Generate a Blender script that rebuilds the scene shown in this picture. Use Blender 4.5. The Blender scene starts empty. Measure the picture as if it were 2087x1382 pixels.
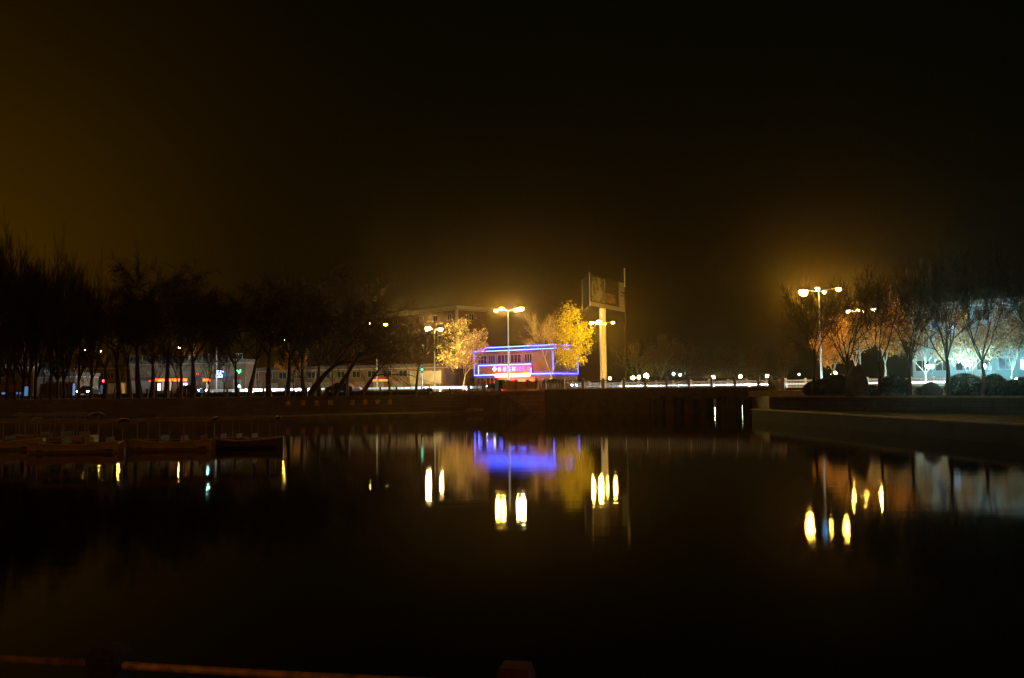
import bpy, bmesh, math, random
import numpy as np
from mathutils import Vector, Matrix, Euler
SC = bpy.context.scene
COL = SC.collection
R = math.radians
# ---------------------------------------------------------------- camera
CZ = 2.4; F = 1807.0; PW, PH = 2087.0, 1382.0
cd = bpy.data.cameras.new('camera'); cam = bpy.data.objects.new('camera', cd); COL.objects.link(cam)
cd.sensor_width = 36; cd.lens = 36*F/PW; cd.clip_start = 0.1; cd.clip_end = 3000
ROT = Euler((R(90+3.36), 0, 0)).to_matrix() @ Matrix.Rotation(R(-0.6), 3, 'Z')
cam.matrix_world = Matrix.Translation((0, 0, CZ)) @ ROT.to_4x4()
SC.camera = cam
SC.view_settings.view_transform = 'Standard'; SC.view_settings.look = 'None'
SC.view_settings.exposure = 0; SC.view_settings.gamma = 1
SC.cycles.use_denoising = True
SC.cycles.max_bounces = 6; SC.cycles.diffuse_bounces = 2; SC.cycles.glossy_bounces = 3
SC.cycles.transmission_bounces = 2; SC.cycles.volume_bounces = 0; SC.cycles.transparent_max_bounces = 8
SC.cycles.sample_clamp_indirect = 4.0
SC.cycles.caustics_reflective = False; SC.cycles.caustics_refractive = False
# ---------------------------------------------------------------- world: clear night sky with city glow low on the left
w = bpy.data.worlds.new('World'); SC.world = w; w.use_nodes = True
nt = w.node_tree; nt.nodes.clear()
def wn(t, **k):
    n = nt.nodes.new(t)
    for a, b in k.items(): setattr(n, a, b)
    return n
tc = wn('ShaderNodeTexCoord'); out = wn('ShaderNodeOutputWorld'); bg = wn('ShaderNodeBackground')
def wmath(op, a, b=None):
    n = wn('ShaderNodeMath', operation=op)
    for i, v in enumerate((a, b)):
        if v is None: continue
        if isinstance(v, (int, float)): n.inputs[i].default_value = v
        else: nt.links.new(v, n.inputs[i])
    return n.outputs[0]
def wdot(vec):
    v = Vector(vec).normalized()
    n = wn('ShaderNodeVectorMath', operation='DOT_PRODUCT'); nt.links.new(tc.outputs['Generated'], n.inputs[0])
    n.inputs[1].default_value = v; return n.outputs['Value']
sep = wn('ShaderNodeSeparateXYZ'); nt.links.new(tc.outputs['Generated'], sep.inputs[0])
glow1 = wmath('POWER', wmath('MAXIMUM', wdot((-0.95, 1, -0.06)), 0.0), 17.0)
glow2 = wmath('POWER', wmath('MAXIMUM', wdot((-0.1, 1, -0.05)), 0.0), 7.0)
back_fill = wmath('POWER', wmath('MAXIMUM', wdot((0.35, -1, 0.25)), 0.0), 2.0)  # added warm fill from behind the camera for boats, railing and quay faces
cool = wmath('MAXIMUM', wdot((0.7, 0.6, 0.45)), 0.0)
def wcol(fac, c):
    n = wn('ShaderNodeVectorMath', operation='SCALE'); n.inputs[0].default_value = c; nt.links.new(fac, n.inputs['Scale']); return n.outputs[0]
def wadd(a, b):
    n = wn('ShaderNodeVectorMath', operation='ADD'); nt.links.new(a, n.inputs[0])
    if isinstance(b, tuple): n.inputs[1].default_value = b
    else: nt.links.new(b, n.inputs[1])
    return n.outputs[0]
nz = wn('ShaderNodeTexNoise'); nz.inputs['Scale'].default_value = 2.2; nz.inputs['Detail'].default_value = 3
nt.links.new(tc.outputs['Generated'], nz.inputs['Vector'])
cl = wmath('ADD', wmath('MULTIPLY', nz.outputs['Fac'], 0.9), 0.5)
tot = wadd(wadd(wcol(wmath('MULTIPLY', glow1, cl), (0.085, 0.037, 0.0)), wcol(wmath('MULTIPLY', glow2, cl), (0.0022, 0.0014, 0.0))),
           wadd(wcol(back_fill, (0.18, 0.062, 0.010)), wadd(wcol(cool, (0.0002, 0.0006, 0.0003)), (0.0004, 0.0004, 0.0))))
nt.links.new(tot, bg.inputs['Color']); bg.inputs['Strength'].default_value = 1.0
nt.links.new(bg.outputs[0], out.inputs['Surface'])
# ---------------------------------------------------------------- pixel <-> place helpers (layout only)
r0, r1, r2 = ROT.col[0], ROT.col[1], ROT.col[2]
def at(px, py, D):
    d = r0*((px-PW/2)/F) - r1*((py-PH/2)/F) - r2
    return Vector((0, 0, CZ)) + d*(D/d.y)
def G(px, D, z):
    a = (px-PW/2)/F; k = (z-CZ)/D
    b = (k*(a*r0.y-r2.y)-(a*r0.z-r2.z))/(r1.z-k*r1.y)
    d = r0*a + r1*b - r2
    return Vector((0, 0, CZ)) + d*(D/d.y)
U = Vector((0.895, -0.445, 0)).normalized(); N = Vector((0.445, 0.895, 0)).normalized(); O = Vector((9.6, 104, 0))
def road(u, v, z=2.35): p = O + U*u + N*v; return Vector((p.x, p.y, z))
def RD(px, v, z=2.35):
    D = 110.0
    for _ in range(12):
        p = G(px, D, z); vv = (p-O).dot(N); D += (v-vv)/(N.y+N.x*(p.x/p.y))
    return G(px, D, z)
UANG = math.atan2(U.y, U.x)
# ---------------------------------------------------------------- materials
MATS = {}
def mat(name, col, rough=0.8, metal=0.0, var=0.25, scale=3.0, bump=0.0, spec=0.3, trans=0.0):
    if name in MATS: return MATS[name]
    m = bpy.data.materials.new(name); m.use_nodes = True; t = m.node_tree; b = t.nodes['Principled BSDF']
    b.inputs['Roughness'].default_value = rough; b.inputs['Metallic'].default_value = metal
    b.inputs['Specular IOR Level'].default_value = spec
    n = t.nodes.new('ShaderNodeTexNoise'); n.inputs['Scale'].default_value = scale; n.inputs['Detail'].default_value = 5
    tcn = t.nodes.new('ShaderNodeTexCoord'); t.links.new(tcn.outputs['Object'], n.inputs['Vector'])
    r = t.nodes.new('ShaderNodeMapRange'); r.inputs['From Min'].default_value = 0.3; r.inputs['From Max'].default_value = 0.7
    r.inputs['To Min'].default_value = 1-var; r.inputs['To Max'].default_value = 1+var
    t.links.new(n.outputs['Fac'], r.inputs['Value'])
    v = t.nodes.new('ShaderNodeVectorMath'); v.operation = 'SCALE'; v.inputs[0].default_value = col[:3]
    t.links.new(r.outputs[0], v.inputs['Scale']); t.links.new(v.outputs[0], b.inputs['Base Color'])
    if bump:
        bp = t.nodes.new('ShaderNodeBump'); bp.inputs['Strength'].default_value = bump
        t.links.new(n.outputs['Fac'], bp.inputs['Height']); t.links.new(bp.outputs[0], b.inputs['Normal'])
    MATS[name] = m; return m
def brick(name, c1, c2, mort, sc=1.0, bw=0.5, bh=0.25, rough=0.85):
    if name in MATS: return MATS[name]
    m = bpy.data.materials.new(name); m.use_nodes = True; t = m.node_tree; b = t.nodes['Principled BSDF']
    b.inputs['Roughness'].default_value = rough
    tcn = t.nodes.new('ShaderNodeTexCoord'); s = t.nodes.new('ShaderNodeSeparateXYZ'); t.links.new(tcn.outputs['Object'], s.inputs[0])
    a = t.nodes.new('ShaderNodeMath'); a.operation = 'ADD'; t.links.new(s.outputs[0], a.inputs[0]); t.links.new(s.outputs[1], a.inputs[1])
    c = t.nodes.new('ShaderNodeCombineXYZ'); t.links.new(a.outputs[0], c.inputs[0]); t.links.new(s.outputs[2], c.inputs[1])
    k = t.nodes.new('ShaderNodeTexBrick'); t.links.new(c.outputs[0], k.inputs['Vector'])
    k.inputs['Color1'].default_value = (*c1, 1); k.inputs['Color2'].default_value = (*c2, 1); k.inputs['Mortar'].default_value = (*mort, 1)
    k.inputs['Scale'].default_value = sc; k.inputs['Brick Width'].default_value = bw; k.inputs['Row Height'].default_value = bh
    k.inputs['Mortar Size'].default_value = 0.015
    n = t.nodes.new('ShaderNodeTexNoise'); n.inputs['Scale'].default_value = 0.7; n.inputs['Detail'].default_value = 6; t.links.new(tcn.outputs['Object'], n.inputs['Vector'])
    x = t.nodes.new('ShaderNodeMix'); x.data_type = 'RGBA'; x.blend_type = 'MULTIPLY'; x.inputs[0].default_value = 0.7
    t.links.new(k.outputs['Color'], x.inputs[6]); t.links.new(n.outputs['Fac'], x.inputs[7]); t.links.new(x.outputs[2], b.inputs['Base Color'])
    MATS[name] = m; return m
def emit(name, col, s):
    if name in MATS: return MATS[name]
    m = bpy.data.materials.new(name); m.use_nodes = True; t = m.node_tree; t.nodes.clear()
    e = t.nodes.new('ShaderNodeEmission'); e.inputs[0].default_value = (*col, 1); e.inputs[1].default_value = s
    o = t.nodes.new('ShaderNodeOutputMaterial'); t.links.new(e.outputs[0], o.inputs[0]); MATS[name] = m; return m
GRASS = mat('winter_grass', (0.075, 0.075, 0.028), 0.95, var=0.5, scale=0.6, bump=0.4)
SOIL = mat('soil', (0.09, 0.065, 0.04), 0.95, var=0.4, scale=0.8, bump=0.3)
ASPH = mat('asphalt', (0.05, 0.05, 0.05), 0.75, var=0.25, scale=2)
PAVE = brick('paving', (0.30, 0.27, 0.22), (0.24, 0.22, 0.18), (0.12, 0.11, 0.1), 1, 0.6, 0.3)
STONE = mat('pale_stone', (0.58, 0.50, 0.40), 0.8, var=0.25, scale=2.0, bump=0.2)
QUAY = brick('quay_masonry', (0.22, 0.18, 0.14), (0.15, 0.125, 0.10), (0.08, 0.07, 0.06), 1, 0.9, 0.35)
ABUT = brick('abutment_masonry_lit', (0.55, 0.34, 0.24), (0.46, 0.28, 0.2), (0.25, 0.16, 0.1), 1, 1.1, 0.4)  # orange light from the near side lifted into this masonry colour
CONC = mat('concrete', (0.14, 0.12, 0.10), 0.85, var=0.3, scale=1.2, bump=0.15)
DCONC = mat('dark_concrete', (0.10, 0.085, 0.07), 0.8, var=0.3, scale=1.2, bump=0.15)  # darker concrete tone
PALE = mat('pale_plaster', (0.15, 0.12, 0.09), 0.85, var=0.3, scale=0.5)
CREAM = mat('cream_plaster', (0.15, 0.105, 0.06), 0.85, var=0.35, scale=0.4)
BLUEP = mat('blue_green_plaster', (0.14, 0.19, 0.19), 0.85, var=0.12, scale=0.8)
REDB = brick('red_brick', (0.20, 0.075, 0.04), (0.16, 0.06, 0.035), (0.16, 0.13, 0.10), 1, 0.5, 0.2)
ROOF = mat('grey_roof', (0.11, 0.10, 0.09), 0.8, var=0.3, scale=1.5)
TRIM = mat('pale_trim', (0.35, 0.31, 0.26), 0.8, var=0.1)
FRAME = mat('window_frame', (0.24, 0.22, 0.20), 0.5, var=0.05)
GLASS = mat('dark_glass', (0.02, 0.022, 0.025), 0.12, var=0.1, spec=0.6)
STEEL = mat('galvanised_steel', (0.45, 0.44, 0.42), 0.45, 0.6, var=0.1)
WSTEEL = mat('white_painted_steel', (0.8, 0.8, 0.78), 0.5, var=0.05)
DARKM = mat('dark_painted_metal', (0.03, 0.03, 0.03), 0.5, 0.3, var=0.1)
RUST = mat('rusty_pipe', (0.62, 0.38, 0.20), 0.6, 0.4, var=0.45, scale=18, bump=0.3)
BARK = mat('bark', (0.055, 0.042, 0.03), 0.95, var=0.4, scale=4, bump=0.4)
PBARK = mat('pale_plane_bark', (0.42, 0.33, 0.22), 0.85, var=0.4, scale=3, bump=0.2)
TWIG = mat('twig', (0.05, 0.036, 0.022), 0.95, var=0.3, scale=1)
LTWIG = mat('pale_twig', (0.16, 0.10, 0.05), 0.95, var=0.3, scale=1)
BUSHM = mat('clipped_evergreen', (0.035, 0.05, 0.018), 0.9, var=0.4, scale=2)
ROCK = mat('rock', (0.12, 0.115, 0.11), 0.85, var=0.4, scale=1.5, bump=0.6)
BROCK = mat('bluish_rock', (0.10, 0.11, 0.16), 0.85, var=0.4, scale=1.5, bump=0.6)
DRY = mat('dry_reed', (0.42, 0.33, 0.14), 0.9, var=0.4, scale=4)
HULL = mat('hull_paint', (0.46, 0.35, 0.25), 0.5, var=0.25, scale=2)
CANOPY = mat('canopy_cloth', (0.30, 0.26, 0.20), 0.85, var=0.3, scale=2)
SEATM = mat('seat_board', (0.08, 0.05, 0.03), 0.8, var=0.3)
def leafmat(name, a, b):
    m = bpy.data.materials.new(name); m.use_nodes = True; t = m.node_tree; p = t.nodes['Principled BSDF']
    o = t.nodes.new('ShaderNodeNewGeometry'); r = t.nodes.new('ShaderNodeValToRGB')
    r.color_ramp.elements[0].color = (*a, 1); r.color_ramp.elements[1].color = (*b, 1)
    t.links.new(o.outputs['Random Per Island'], r.inputs[0]); t.links.new(r.outputs[0], p.inputs['Base Color']); p.inputs['Roughness'].default_value = 0.7
    tr = t.nodes.new('ShaderNodeBsdfTranslucent'); t.links.new(r.outputs[0], tr.inputs[0]); x = t.nodes.new('ShaderNodeMixShader'); x.inputs[0].default_value = 0.4
    t.links.new(p.outputs[0], x.inputs[1]); t.links.new(tr.outputs[0], x.inputs[2]); t.links.new(x.outputs[0], t.nodes['Material Output'].inputs[0])
    MATS[name] = m; return m
YLEAF = leafmat('yellow_leaves', (0.34, 0.26, 0.02), (0.78, 0.72, 0.08))
OLEAF = leafmat('tan_leaves', (0.30, 0.18, 0.05), (0.85, 0.72, 0.32))
RLEAF = leafmat('orange_leaves', (0.32, 0.13, 0.02), (0.85, 0.45, 0.08))
BLEAF = leafmat('brown_leaves', (0.14, 0.07, 0.02), (0.34, 0.17, 0.05))
NEON = emit('blue_neon', (0.03, 0.04, 1.0), 20.0)
NEONC = emit('cyan_neon', (0.036, 0.08, 1.0), 26.0)
NEONV = emit('violet_neon', (0.16, 0.06, 1.0), 6.0)
REDLED = emit('red_led', (1.0, 0.07, 0.022), 100.0)
# ---------------------------------------------------------------- mesh collector
class MB:
    def __init__(s): s.v = []; s.f = []
    def add(s, vs, fs):
        o = len(s.v); s.v += [tuple(q) for q in vs]; s.f += [tuple(i+o for i in f) for f in fs]; return s
    def box(s, c, d, ang=0.0, top=1.0):
        x, y, z = d[0]/2, d[1]/2, d[2]/2; ca, sa = math.cos(ang), math.sin(ang); vs = []
        for sz in (-1, 1):
            k = top if sz > 0 else 1.0
            for sx, sy in ((-1, -1), (1, -1), (1, 1), (-1, 1)):
                px, py = sx*x*k, sy*y*k
                vs.append((c[0]+px*ca-py*sa, c[1]+px*sa+py*ca, c[2]+sz*z))
        return s.add(vs, [(3, 2, 1, 0), (4, 5, 6, 7), (0, 1, 5, 4), (1, 2, 6, 5), (2, 3, 7, 6), (3, 0, 4, 7)])
    def tube(s, pts, rad, n=6, cap=True):
        pts = [Vector(p) for p in pts]
        if isinstance(rad, (int, float)): rad = [rad]*len(pts)
        vs = []; fs = []; up = None
        for i, p in enumerate(pts):
            d = (pts[min(i+1, len(pts)-1)]-pts[max(i-1, 0)])
            if d.length < 1e-6: d = Vector((0, 0, 1))
            d.normalize()
            if up is None or abs(up.dot(d)) > 0.97: up = Vector((1, 0, 0)) if abs(d.x) < 0.8 else Vector((0, 1, 0))
            a = d.cross(up).normalized(); b = d.cross(a).normalized(); up = b.cross(d) if False else up
            for k in range(n):
                t = 2*math.pi*k/n; vs.append(p + (a*math.cos(t)+b*math.sin(t))*rad[i])
        for i in range(len(pts)-1):
            for k in range(n):
                fs.append((i*n+k, i*n+(k+1) % n, (i+1)*n+(k+1) % n, (i+1)*n+k))
        if cap: fs.append(tuple(range(n))); fs.append(tuple(reversed(range((len(pts)-1)*n, len(pts)*n))))
        return s.add(vs, fs)
    def lathe(s, c, prof, n=12, sx=1, sy=1, ang=0):
        vs = []; fs = []; ca, sa = math.cos(ang), math.sin(ang)
        for r, z in prof:
            for k in range(n):
                t = 2*math.pi*k/n; x = r*math.cos(t)*sx; y = r*math.sin(t)*sy
                vs.append((c[0]+x*ca-y*sa, c[1]+x*sa+y*ca, c[2]+z))
        m = len(prof)
        for i in range(m-1):
            for k in range(n): fs.append((i*n+k, i*n+(k+1) % n, (i+1)*n+(k+1) % n, (i+1)*n+k))
        fs.append(tuple(reversed(range(n)))); fs.append(tuple(range((m-1)*n, m*n)))
        return s.add(vs, fs)
    def prism(s, poly, z0, z1):
        n = len(poly); vs = [(p[0], p[1], z0) for p in poly]+[(p[0], p[1], z1) for p in poly]
        return s.add(vs, [tuple(reversed(range(n))), tuple(range(n, 2*n))]+[(i, (i+1) % n, n+(i+1) % n, n+i) for i in range(n)])
    def slab(s, a, b, z0, z1, th):   # vertical slab between two ground points
        a, b = Vector(a), Vector(b); d = (b-a); L = math.hypot(d.x, d.y); ang = math.atan2(d.y, d.x)
        return s.box(((a.x+b.x)/2, (a.y+b.y)/2, (z0+z1)/2), (L, th, z1-z0), ang)
    def ico(s, c, r, sub=2, seed=0, amp=0.0, sc=(1, 1, 1), flat=False):
        bm = bmesh.new(); bmesh.ops.create_icosphere(bm, subdivisions=sub, radius=1.0); rn = random.Random(seed)
        ph = [Vector((rn.uniform(-2, 2), rn.uniform(-2, 2), rn.uniform(-2, 2))) for _ in range(7)]
        vs = []
        for q in bm.verts:
            p = q.co.copy(); k = 1+amp*sum(math.sin(3.1*p.dot(h)+i) for i, h in enumerate(ph))/3
            p = p*k; z = p.z*sc[2]
            if flat: z = max(z, -0.25*sc[2])
            vs.append((c[0]+p.x*r*sc[0], c[1]+p.y*r*sc[1], c[2]+z*r))
        fs = [tuple(v.index for v in f.verts) for f in bm.faces]; bm.free(); return s.add(vs, fs)
    def build(s, name, m, parent=None, smooth=False, loc=None):
        me = bpy.data.meshes.new(name); off = Vector((0, 0, 0))
        p = parent; 
        while p is not None: off += Vector(p.location); p = p.parent
        base = Vector(loc) if loc is not None else Vector((0, 0, 0))
        if parent is None and loc is not None: off = base
        vs = [(q[0]-off.x, q[1]-off.y, q[2]-off.z) for q in s.v]
        me.from_pydata(vs, [], s.f); me.materials.append(m)
        if smooth: me.polygons.foreach_set('use_smooth', [True]*len(me.polygons))
        me.update()
        o = bpy.data.objects.new(name, me); COL.objects.link(o)
        if parent is not None: o.parent = parent
        elif loc is not None: o.location = base
        return o
def tag(o, label=None, cat=None, group=None, kind=None):
    if label: o['label'] = label
    if cat: o['category'] = cat
    if group: o['group'] = group
    if kind: o['kind'] = kind
    return o
def thing(name, loc, label, cat, group=None):
    o = bpy.data.objects.new(name, None); COL.objects.link(o); o.location = loc; o.empty_display_size = 0.3
    return tag(o, label, cat, group)
def copy_tree(o, parent=None):
    c = o.copy(); COL.objects.link(c); c.parent = parent
    for ch in list(o.children): copy_tree(ch, c)
    return c
def text_mb(ch, p, xdir, size, depth=0.03):
    """one character as solid lettering; p = lower-left corner, xdir = direction it reads in"""
    c = bpy.data.curves.new('lettering', 'FONT'); c.body = ch; c.size = size; c.extrude = depth/2
    t = bpy.data.objects.new('lettering', c); COL.objects.link(t); bpy.context.view_layer.update()
    me = t.to_mesh(); x = Vector((xdir[0], xdir[1], 0)).normalized(); n = x.cross(Vector((0, 0, 1)))
    mb = MB(); mb.add([Vector(p)+x*v.co.x+Vector((0, 0, 1))*v.co.y+n*v.co.z for v in me.vertices], [tuple(f.vertices) for f in me.polygons])
    t.to_mesh_clear(); bpy.data.objects.remove(t); bpy.data.curves.remove(c); return mb
rng = random.Random(7)
# ================================================================ SETTING
# water: one sheet to the horizon
wm = bpy.data.materials.new('river_water'); wm.use_nodes = True; t = wm.node_tree; t.nodes.clear()
gl_ = t.nodes.new('ShaderNodeBsdfGlossy'); gl_.distribution = 'BECKMANN'; gl_.inputs['Roughness'].default_value = 0.067; gl_.inputs['Color'].default_value = (1, 1, 1, 1)
df_ = t.nodes.new('ShaderNodeBsdfDiffuse'); df_.inputs['Color'].default_value = (0.006, 0.008, 0.005, 1)
fr_ = t.nodes.new('ShaderNodeFresnel'); fr_.inputs['IOR'].default_value = 1.33
mx_ = t.nodes.new('ShaderNodeMixShader'); wo_ = t.nodes.new('ShaderNodeOutputMaterial')
tcn = t.nodes.new('ShaderNodeTexCoord'); mp = t.nodes.new('ShaderNodeMapping'); mp.inputs['Scale'].default_value = (0.5, 1.6, 1)
n1 = t.nodes.new('ShaderNodeTexNoise'); n1.inputs['Scale'].default_value = 1.0; n1.inputs['Detail'].default_value = 3
t.links.new(tcn.outputs['Object'], mp.inputs[0]); t.links.new(mp.outputs[0], n1.inputs['Vector'])
bp = t.nodes.new('ShaderNodeBump'); bp.inputs['Strength'].default_value = 0.09; bp.inputs['Distance'].default_value = 0.02
t.links.new(n1.outputs['Fac'], bp.inputs['Height']); t.links.new(bp.outputs[0], gl_.inputs['Normal'])
t.links.new(fr_.outputs[0], mx_.inputs[0]); t.links.new(df_.outputs[0], mx_.inputs[1]); t.links.new(gl_.outputs[0], mx_.inputs[2]); t.links.new(mx_.outputs[0], wo_.inputs[0])
MATS['water'] = wm
mb = MB(); mb.add([(-550, -30, 0), (550, -30, 0), (550, 590, 0), (-550, 590, 0)], [(0, 1, 2, 3)])
tag(mb.build('water', wm), 'still dark river water mirroring the lamps', kind='structure')
mb = MB(); mb.add([(-560, -40, -0.6), (560, -40, -0.6), (560, 600, -0.6), (-560, 600, -0.6)], [(0, 1, 2, 3)])
tag(mb.build('river_bed', SOIL), 'muddy bed of the river', kind='structure')
WL = [(-120, 58), (-46, 76), (-25, 87.5), (-4.6, 97.2), (-1.0, 95.35)]          # upper wall line, left bank
LG = [(-120, 48), (-40, 67), (-21.5, 79.5), (-4.6, 91.6), (-1.0, 93.2)]          # outer edge of the low walk
BR0 = road(-0, 0); 
A0 = (-1.0, 95.35); A1 = (13.6, 88.1)      # abutment face
land = WL + [A1, (25.2, 111), (24, 150), (33, 200), (150, 212), (535, 262), (535, 575), (-540, 575), (-540, 40)]
MB().prism(land, -0.7, 2.05).build('ground', GRASS)
tag(bpy.data.objects['ground'], 'park ground on the left bank', kind='structure')
rl = [(19.8, 68), (23.0, 83.3), (24.6, 82.7), (36.4, 106), (58, 150), (95, 180), (535, 225), (535, -20), (120, 0), (45, 30), (28.9, 50)]
tag(MB().prism(list(reversed(rl)), -0.7, 1.78).build('ground', GRASS), 'park ground on the right bank', kind='structure')
lg = LG + list(reversed([(x, y) for x, y in WL]))
tag(MB().prism([(x, y) for x, y in LG]+[(x+0.02, y-0.25) for x, y in reversed(WL)], -0.7, 0.32).build('path', CONC), 'low concrete walk at the water on the left bank', kind='structure')
rlg = [(18.0, 67.0), (18.6, 60), (19.2, 52), (19.8, 43), (20.5, 35), (24, 22), (60, 2), (60, 14), (28.6, 49.6), (19.5, 67.8)]
tag(MB().prism(rlg, -0.7, 0.8).build('path', mat('dark_stone', (0.040, 0.030, 0.022), 0.85, var=0.35, scale=0.9, bump=0.15)), 'low stone landing at the water on the right bank', kind='structure')  # very dark even stone tone
# coping along the landing edge
# road
def strip(us, v0, v1, z0, z1): 
    return [road(us[0], v0), road(us[1], v0), road(us[1], v1), road(us[0], v1)]
def rprism(mb, u0, u1, v0, v1, z0, z1):
    return mb.prism([tuple(road(u0, v0))[:2], tuple(road(u1, v0))[:2], tuple(road(u1, v1))[:2], tuple(road(u0, v1))[:2]], z0, z1)
tag(rprism(MB(), -150, -5.6, -10.0, 10.2, 1.6, 2.30).build('road', ASPH), 'asphalt road left of the bridge', kind='structure')
tag(rprism(MB(), 23.0, 150, -10.0, 10.2, 1.6, 2.30).build('road', ASPH), 'asphalt road right of the bridge', kind='structure')
for (a, b_), w_ in (((-150, -5.6), 'left'), ((23.0, 150), 'right')):
    for v0, v1 in ((-12.6, -10.003), (10.203, 13.0)):
        tag(rprism(MB(), a, b_, v0, v1, 1.6, 2.44).build('pavement', PAVE), 'paved footway beside the road', kind='structure')
lm = mat('road_paint', (0.75, 0.75, 0.72), 0.7, var=0.1)
mk = MB()
for i in range(-24, 24):
    for v in (-5, 5.4):
        z = 2.304 if not (-6 < i*6+1 and i*6 < 23) else 2.354
        rprism(mk, i*6, i*6+2.5, v-0.08, v+0.08, z, z+0.004)
tag(mk.build('road_marking', lm), 'white dashed lane lines on the road', kind='structure')
# promenade in front of the right bridge end and its steps
pr = [tuple(road(15.2, -13))[:2], tuple(road(30, -13))[:2], tuple(road(34, -24))[:2], (20.4, 74.5)]
tag(MB().prism([(20.3, 76.5), (30.5, 71.5), tuple(road(38, -12.95))[:2], tuple(road(23.1, -12.95))[:2]], 1.7, 2.2).build('pavement', STONE), 'pale promenade at the right end of the bridge', kind='structure')
for k in range(3):
    tag(MB().box((25.0-k*0.1, 73.2-k*0.42, 2.1-k*0.13), (8.6, 0.42, 0.14), math.atan2(-5, 10.2)).build('step', STONE, loc=(25, 73, 2)), ['top', 'middle', 'bottom'][k]+' pale stone step below the promenade', 'step', 'steps below the right promenade')
pa = [(x+0.3*k, y+0.45) for k, (x, y) in enumerate(WL[1:4])]
tag(MB().prism(pa+[(x-1.2, y+5.2) for x, y in reversed(WL[1:4])], 2.0, 2.056).build('path', PAVE), 'pale strip laid for lamp-lit grass along the left quay railing', kind='structure')  # pale sheet over the grass, its colour stands for lamplight there
# ---------------------------------------------------------------- quay walls (things)
wt = thing('quay_wall', (-25, 87.5, 0.3), 'long dark stone quay wall with yellow warning characters under the leaning trees', 'wall')
mb = MB(); cp = MB()
for i in range(3):
    a, b_ = WL[i], WL[i+1]
    mb.slab((a[0]+0.0, a[1]-0.12, 0), (b_[0], b_[1]-0.12, 0), 0.33, 1.98, 0.3)
    cp.slab((a[0], a[1]-0.1, 0), (b_[0], b_[1]-0.1, 0), 1.982, 2.10, 0.5)
mb.build('wall_face', QUAY, wt); cp.build('coping', CONC, wt)
LET = mat('yellow_lettering', (0.92, 0.74, 0.40), 0.6, var=0.1)
wa, wb = Vector((-25, 87.5-0.28, 0)), Vector((-4.6, 97.2-0.28, 0)); wd = (wb-wa).normalized()
for ch, px in zip('水深危险注意安全', (587, 617, 645.5, 673.5, 718, 744, 769.5, 795)):
    D = 90.0
    for _ in range(10):
        p = G(px, D, 1.3); s_ = (p-wa).dot(wd); q = wa+wd*s_; D += (q.y-p.y)
    p = G(px, D, 1.2)
    text_mb(ch, (p.x-wd.x*0.26, p.y-wd.y*0.26-0.02, 1.22), wd, 0.56, 0.05).build('painted_character', LET, wt)
# abutment (thing): block with coping
ab = thing('bridge_abutment', (6, 92, 0), 'stone bridge abutment coloured with reddish light in front of the red sign', 'abutment')
mb = MB().prism([A0, A1, (A1[0]+3, A1[1]+6), (A0[0]+3, A0[1]+6)], -0.5, 1.9)
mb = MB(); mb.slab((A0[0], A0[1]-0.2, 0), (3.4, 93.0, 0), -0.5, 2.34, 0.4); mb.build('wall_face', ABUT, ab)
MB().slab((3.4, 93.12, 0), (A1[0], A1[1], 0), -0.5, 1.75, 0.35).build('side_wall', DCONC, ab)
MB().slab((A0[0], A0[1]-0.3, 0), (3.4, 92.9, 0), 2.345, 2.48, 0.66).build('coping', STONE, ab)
# stair block at the left of the abutment
st = thing('boat_stairs', (-2.5, 94, 0), 'stone boat stairs descending along the abutment to the water', 'stairs')
mb = MB()
for k in range(9):
    s_ = (k+0.5)/9; x = -1.2+3.0*s_; mb.box((x, 94.15-0.5*s_-0.5, (2.2-2.1*s_)/2), (0.335, 1.3, 2.2-2.1*s_-0.02), UANG)
mb.build('flight', CONC, st)
MB().box((-2.9, 95.6, 1.0), (3.2, 2.2, 2.05), UANG*0).build('landing_block', DCONC, st)
MB().box((-1.35, 94.35, 0.85), (1.1, 0.5, 1.3), 0).build('pier_block', CONC, st)
# ---------------------------------------------------------------- bridge
B0, B1 = road(-10.0, -12.6), road(17.5, -12.6)
bt = thing('bridge', (9.6, 104, 0), 'low flat stone road bridge across the river', 'bridge')
rprism(MB(), -5.596, 22.996, -12.6, 13.0, 1.75, 2.35).build('deck', CONC, bt)
rprism(MB(), -5.596, 22.996, -12.62, -10.0, 2.352, 2.48).build('footway', PAVE, bt)
rprism(MB(), -5.596, 22.996, 10.2, 13.02, 2.352, 2.48).build('footway', PAVE, bt)
rprism(MB(), -0.6, 22.9, -12.9, -12.63, 1.62, 2.50).build('fascia_beam', DCONC, bt)
for px in (1330, 1345, 1366, 1404, 1432, 1475, 1492, 1526):
    q = RD(px, -11.9, 1.0)
    for v in (-11.9, -5, 2, 9): 
        p = q + N*(v+11.9); m_ = MB(); m_.box((p.x, p.y, 0.6), (0.75 if px in (1366, 1404, 1492) else 0.4, 0.75, 2.28), UANG); m_.build('pier', CONC, bt)
    if px in (1345, 1432, 1526):
        MB().box((q.x+N.x*10, q.y+N.y*10, 1.58), (0.9, 23, 0.33), UANG).build('cross_beam', CONC, bt)
# right abutment
rb = thing('bridge_abutment', (24, 84, 0), 'dark stone bridge abutment at the right bank', 'abutment')
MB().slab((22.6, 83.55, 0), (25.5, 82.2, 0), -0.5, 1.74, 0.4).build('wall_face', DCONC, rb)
MB().slab((19.8, 68.1, 0), (22.6, 83.3, 0), -0.5, 1.74, 0.3).build('side_wall', DCONC, rb)
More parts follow.
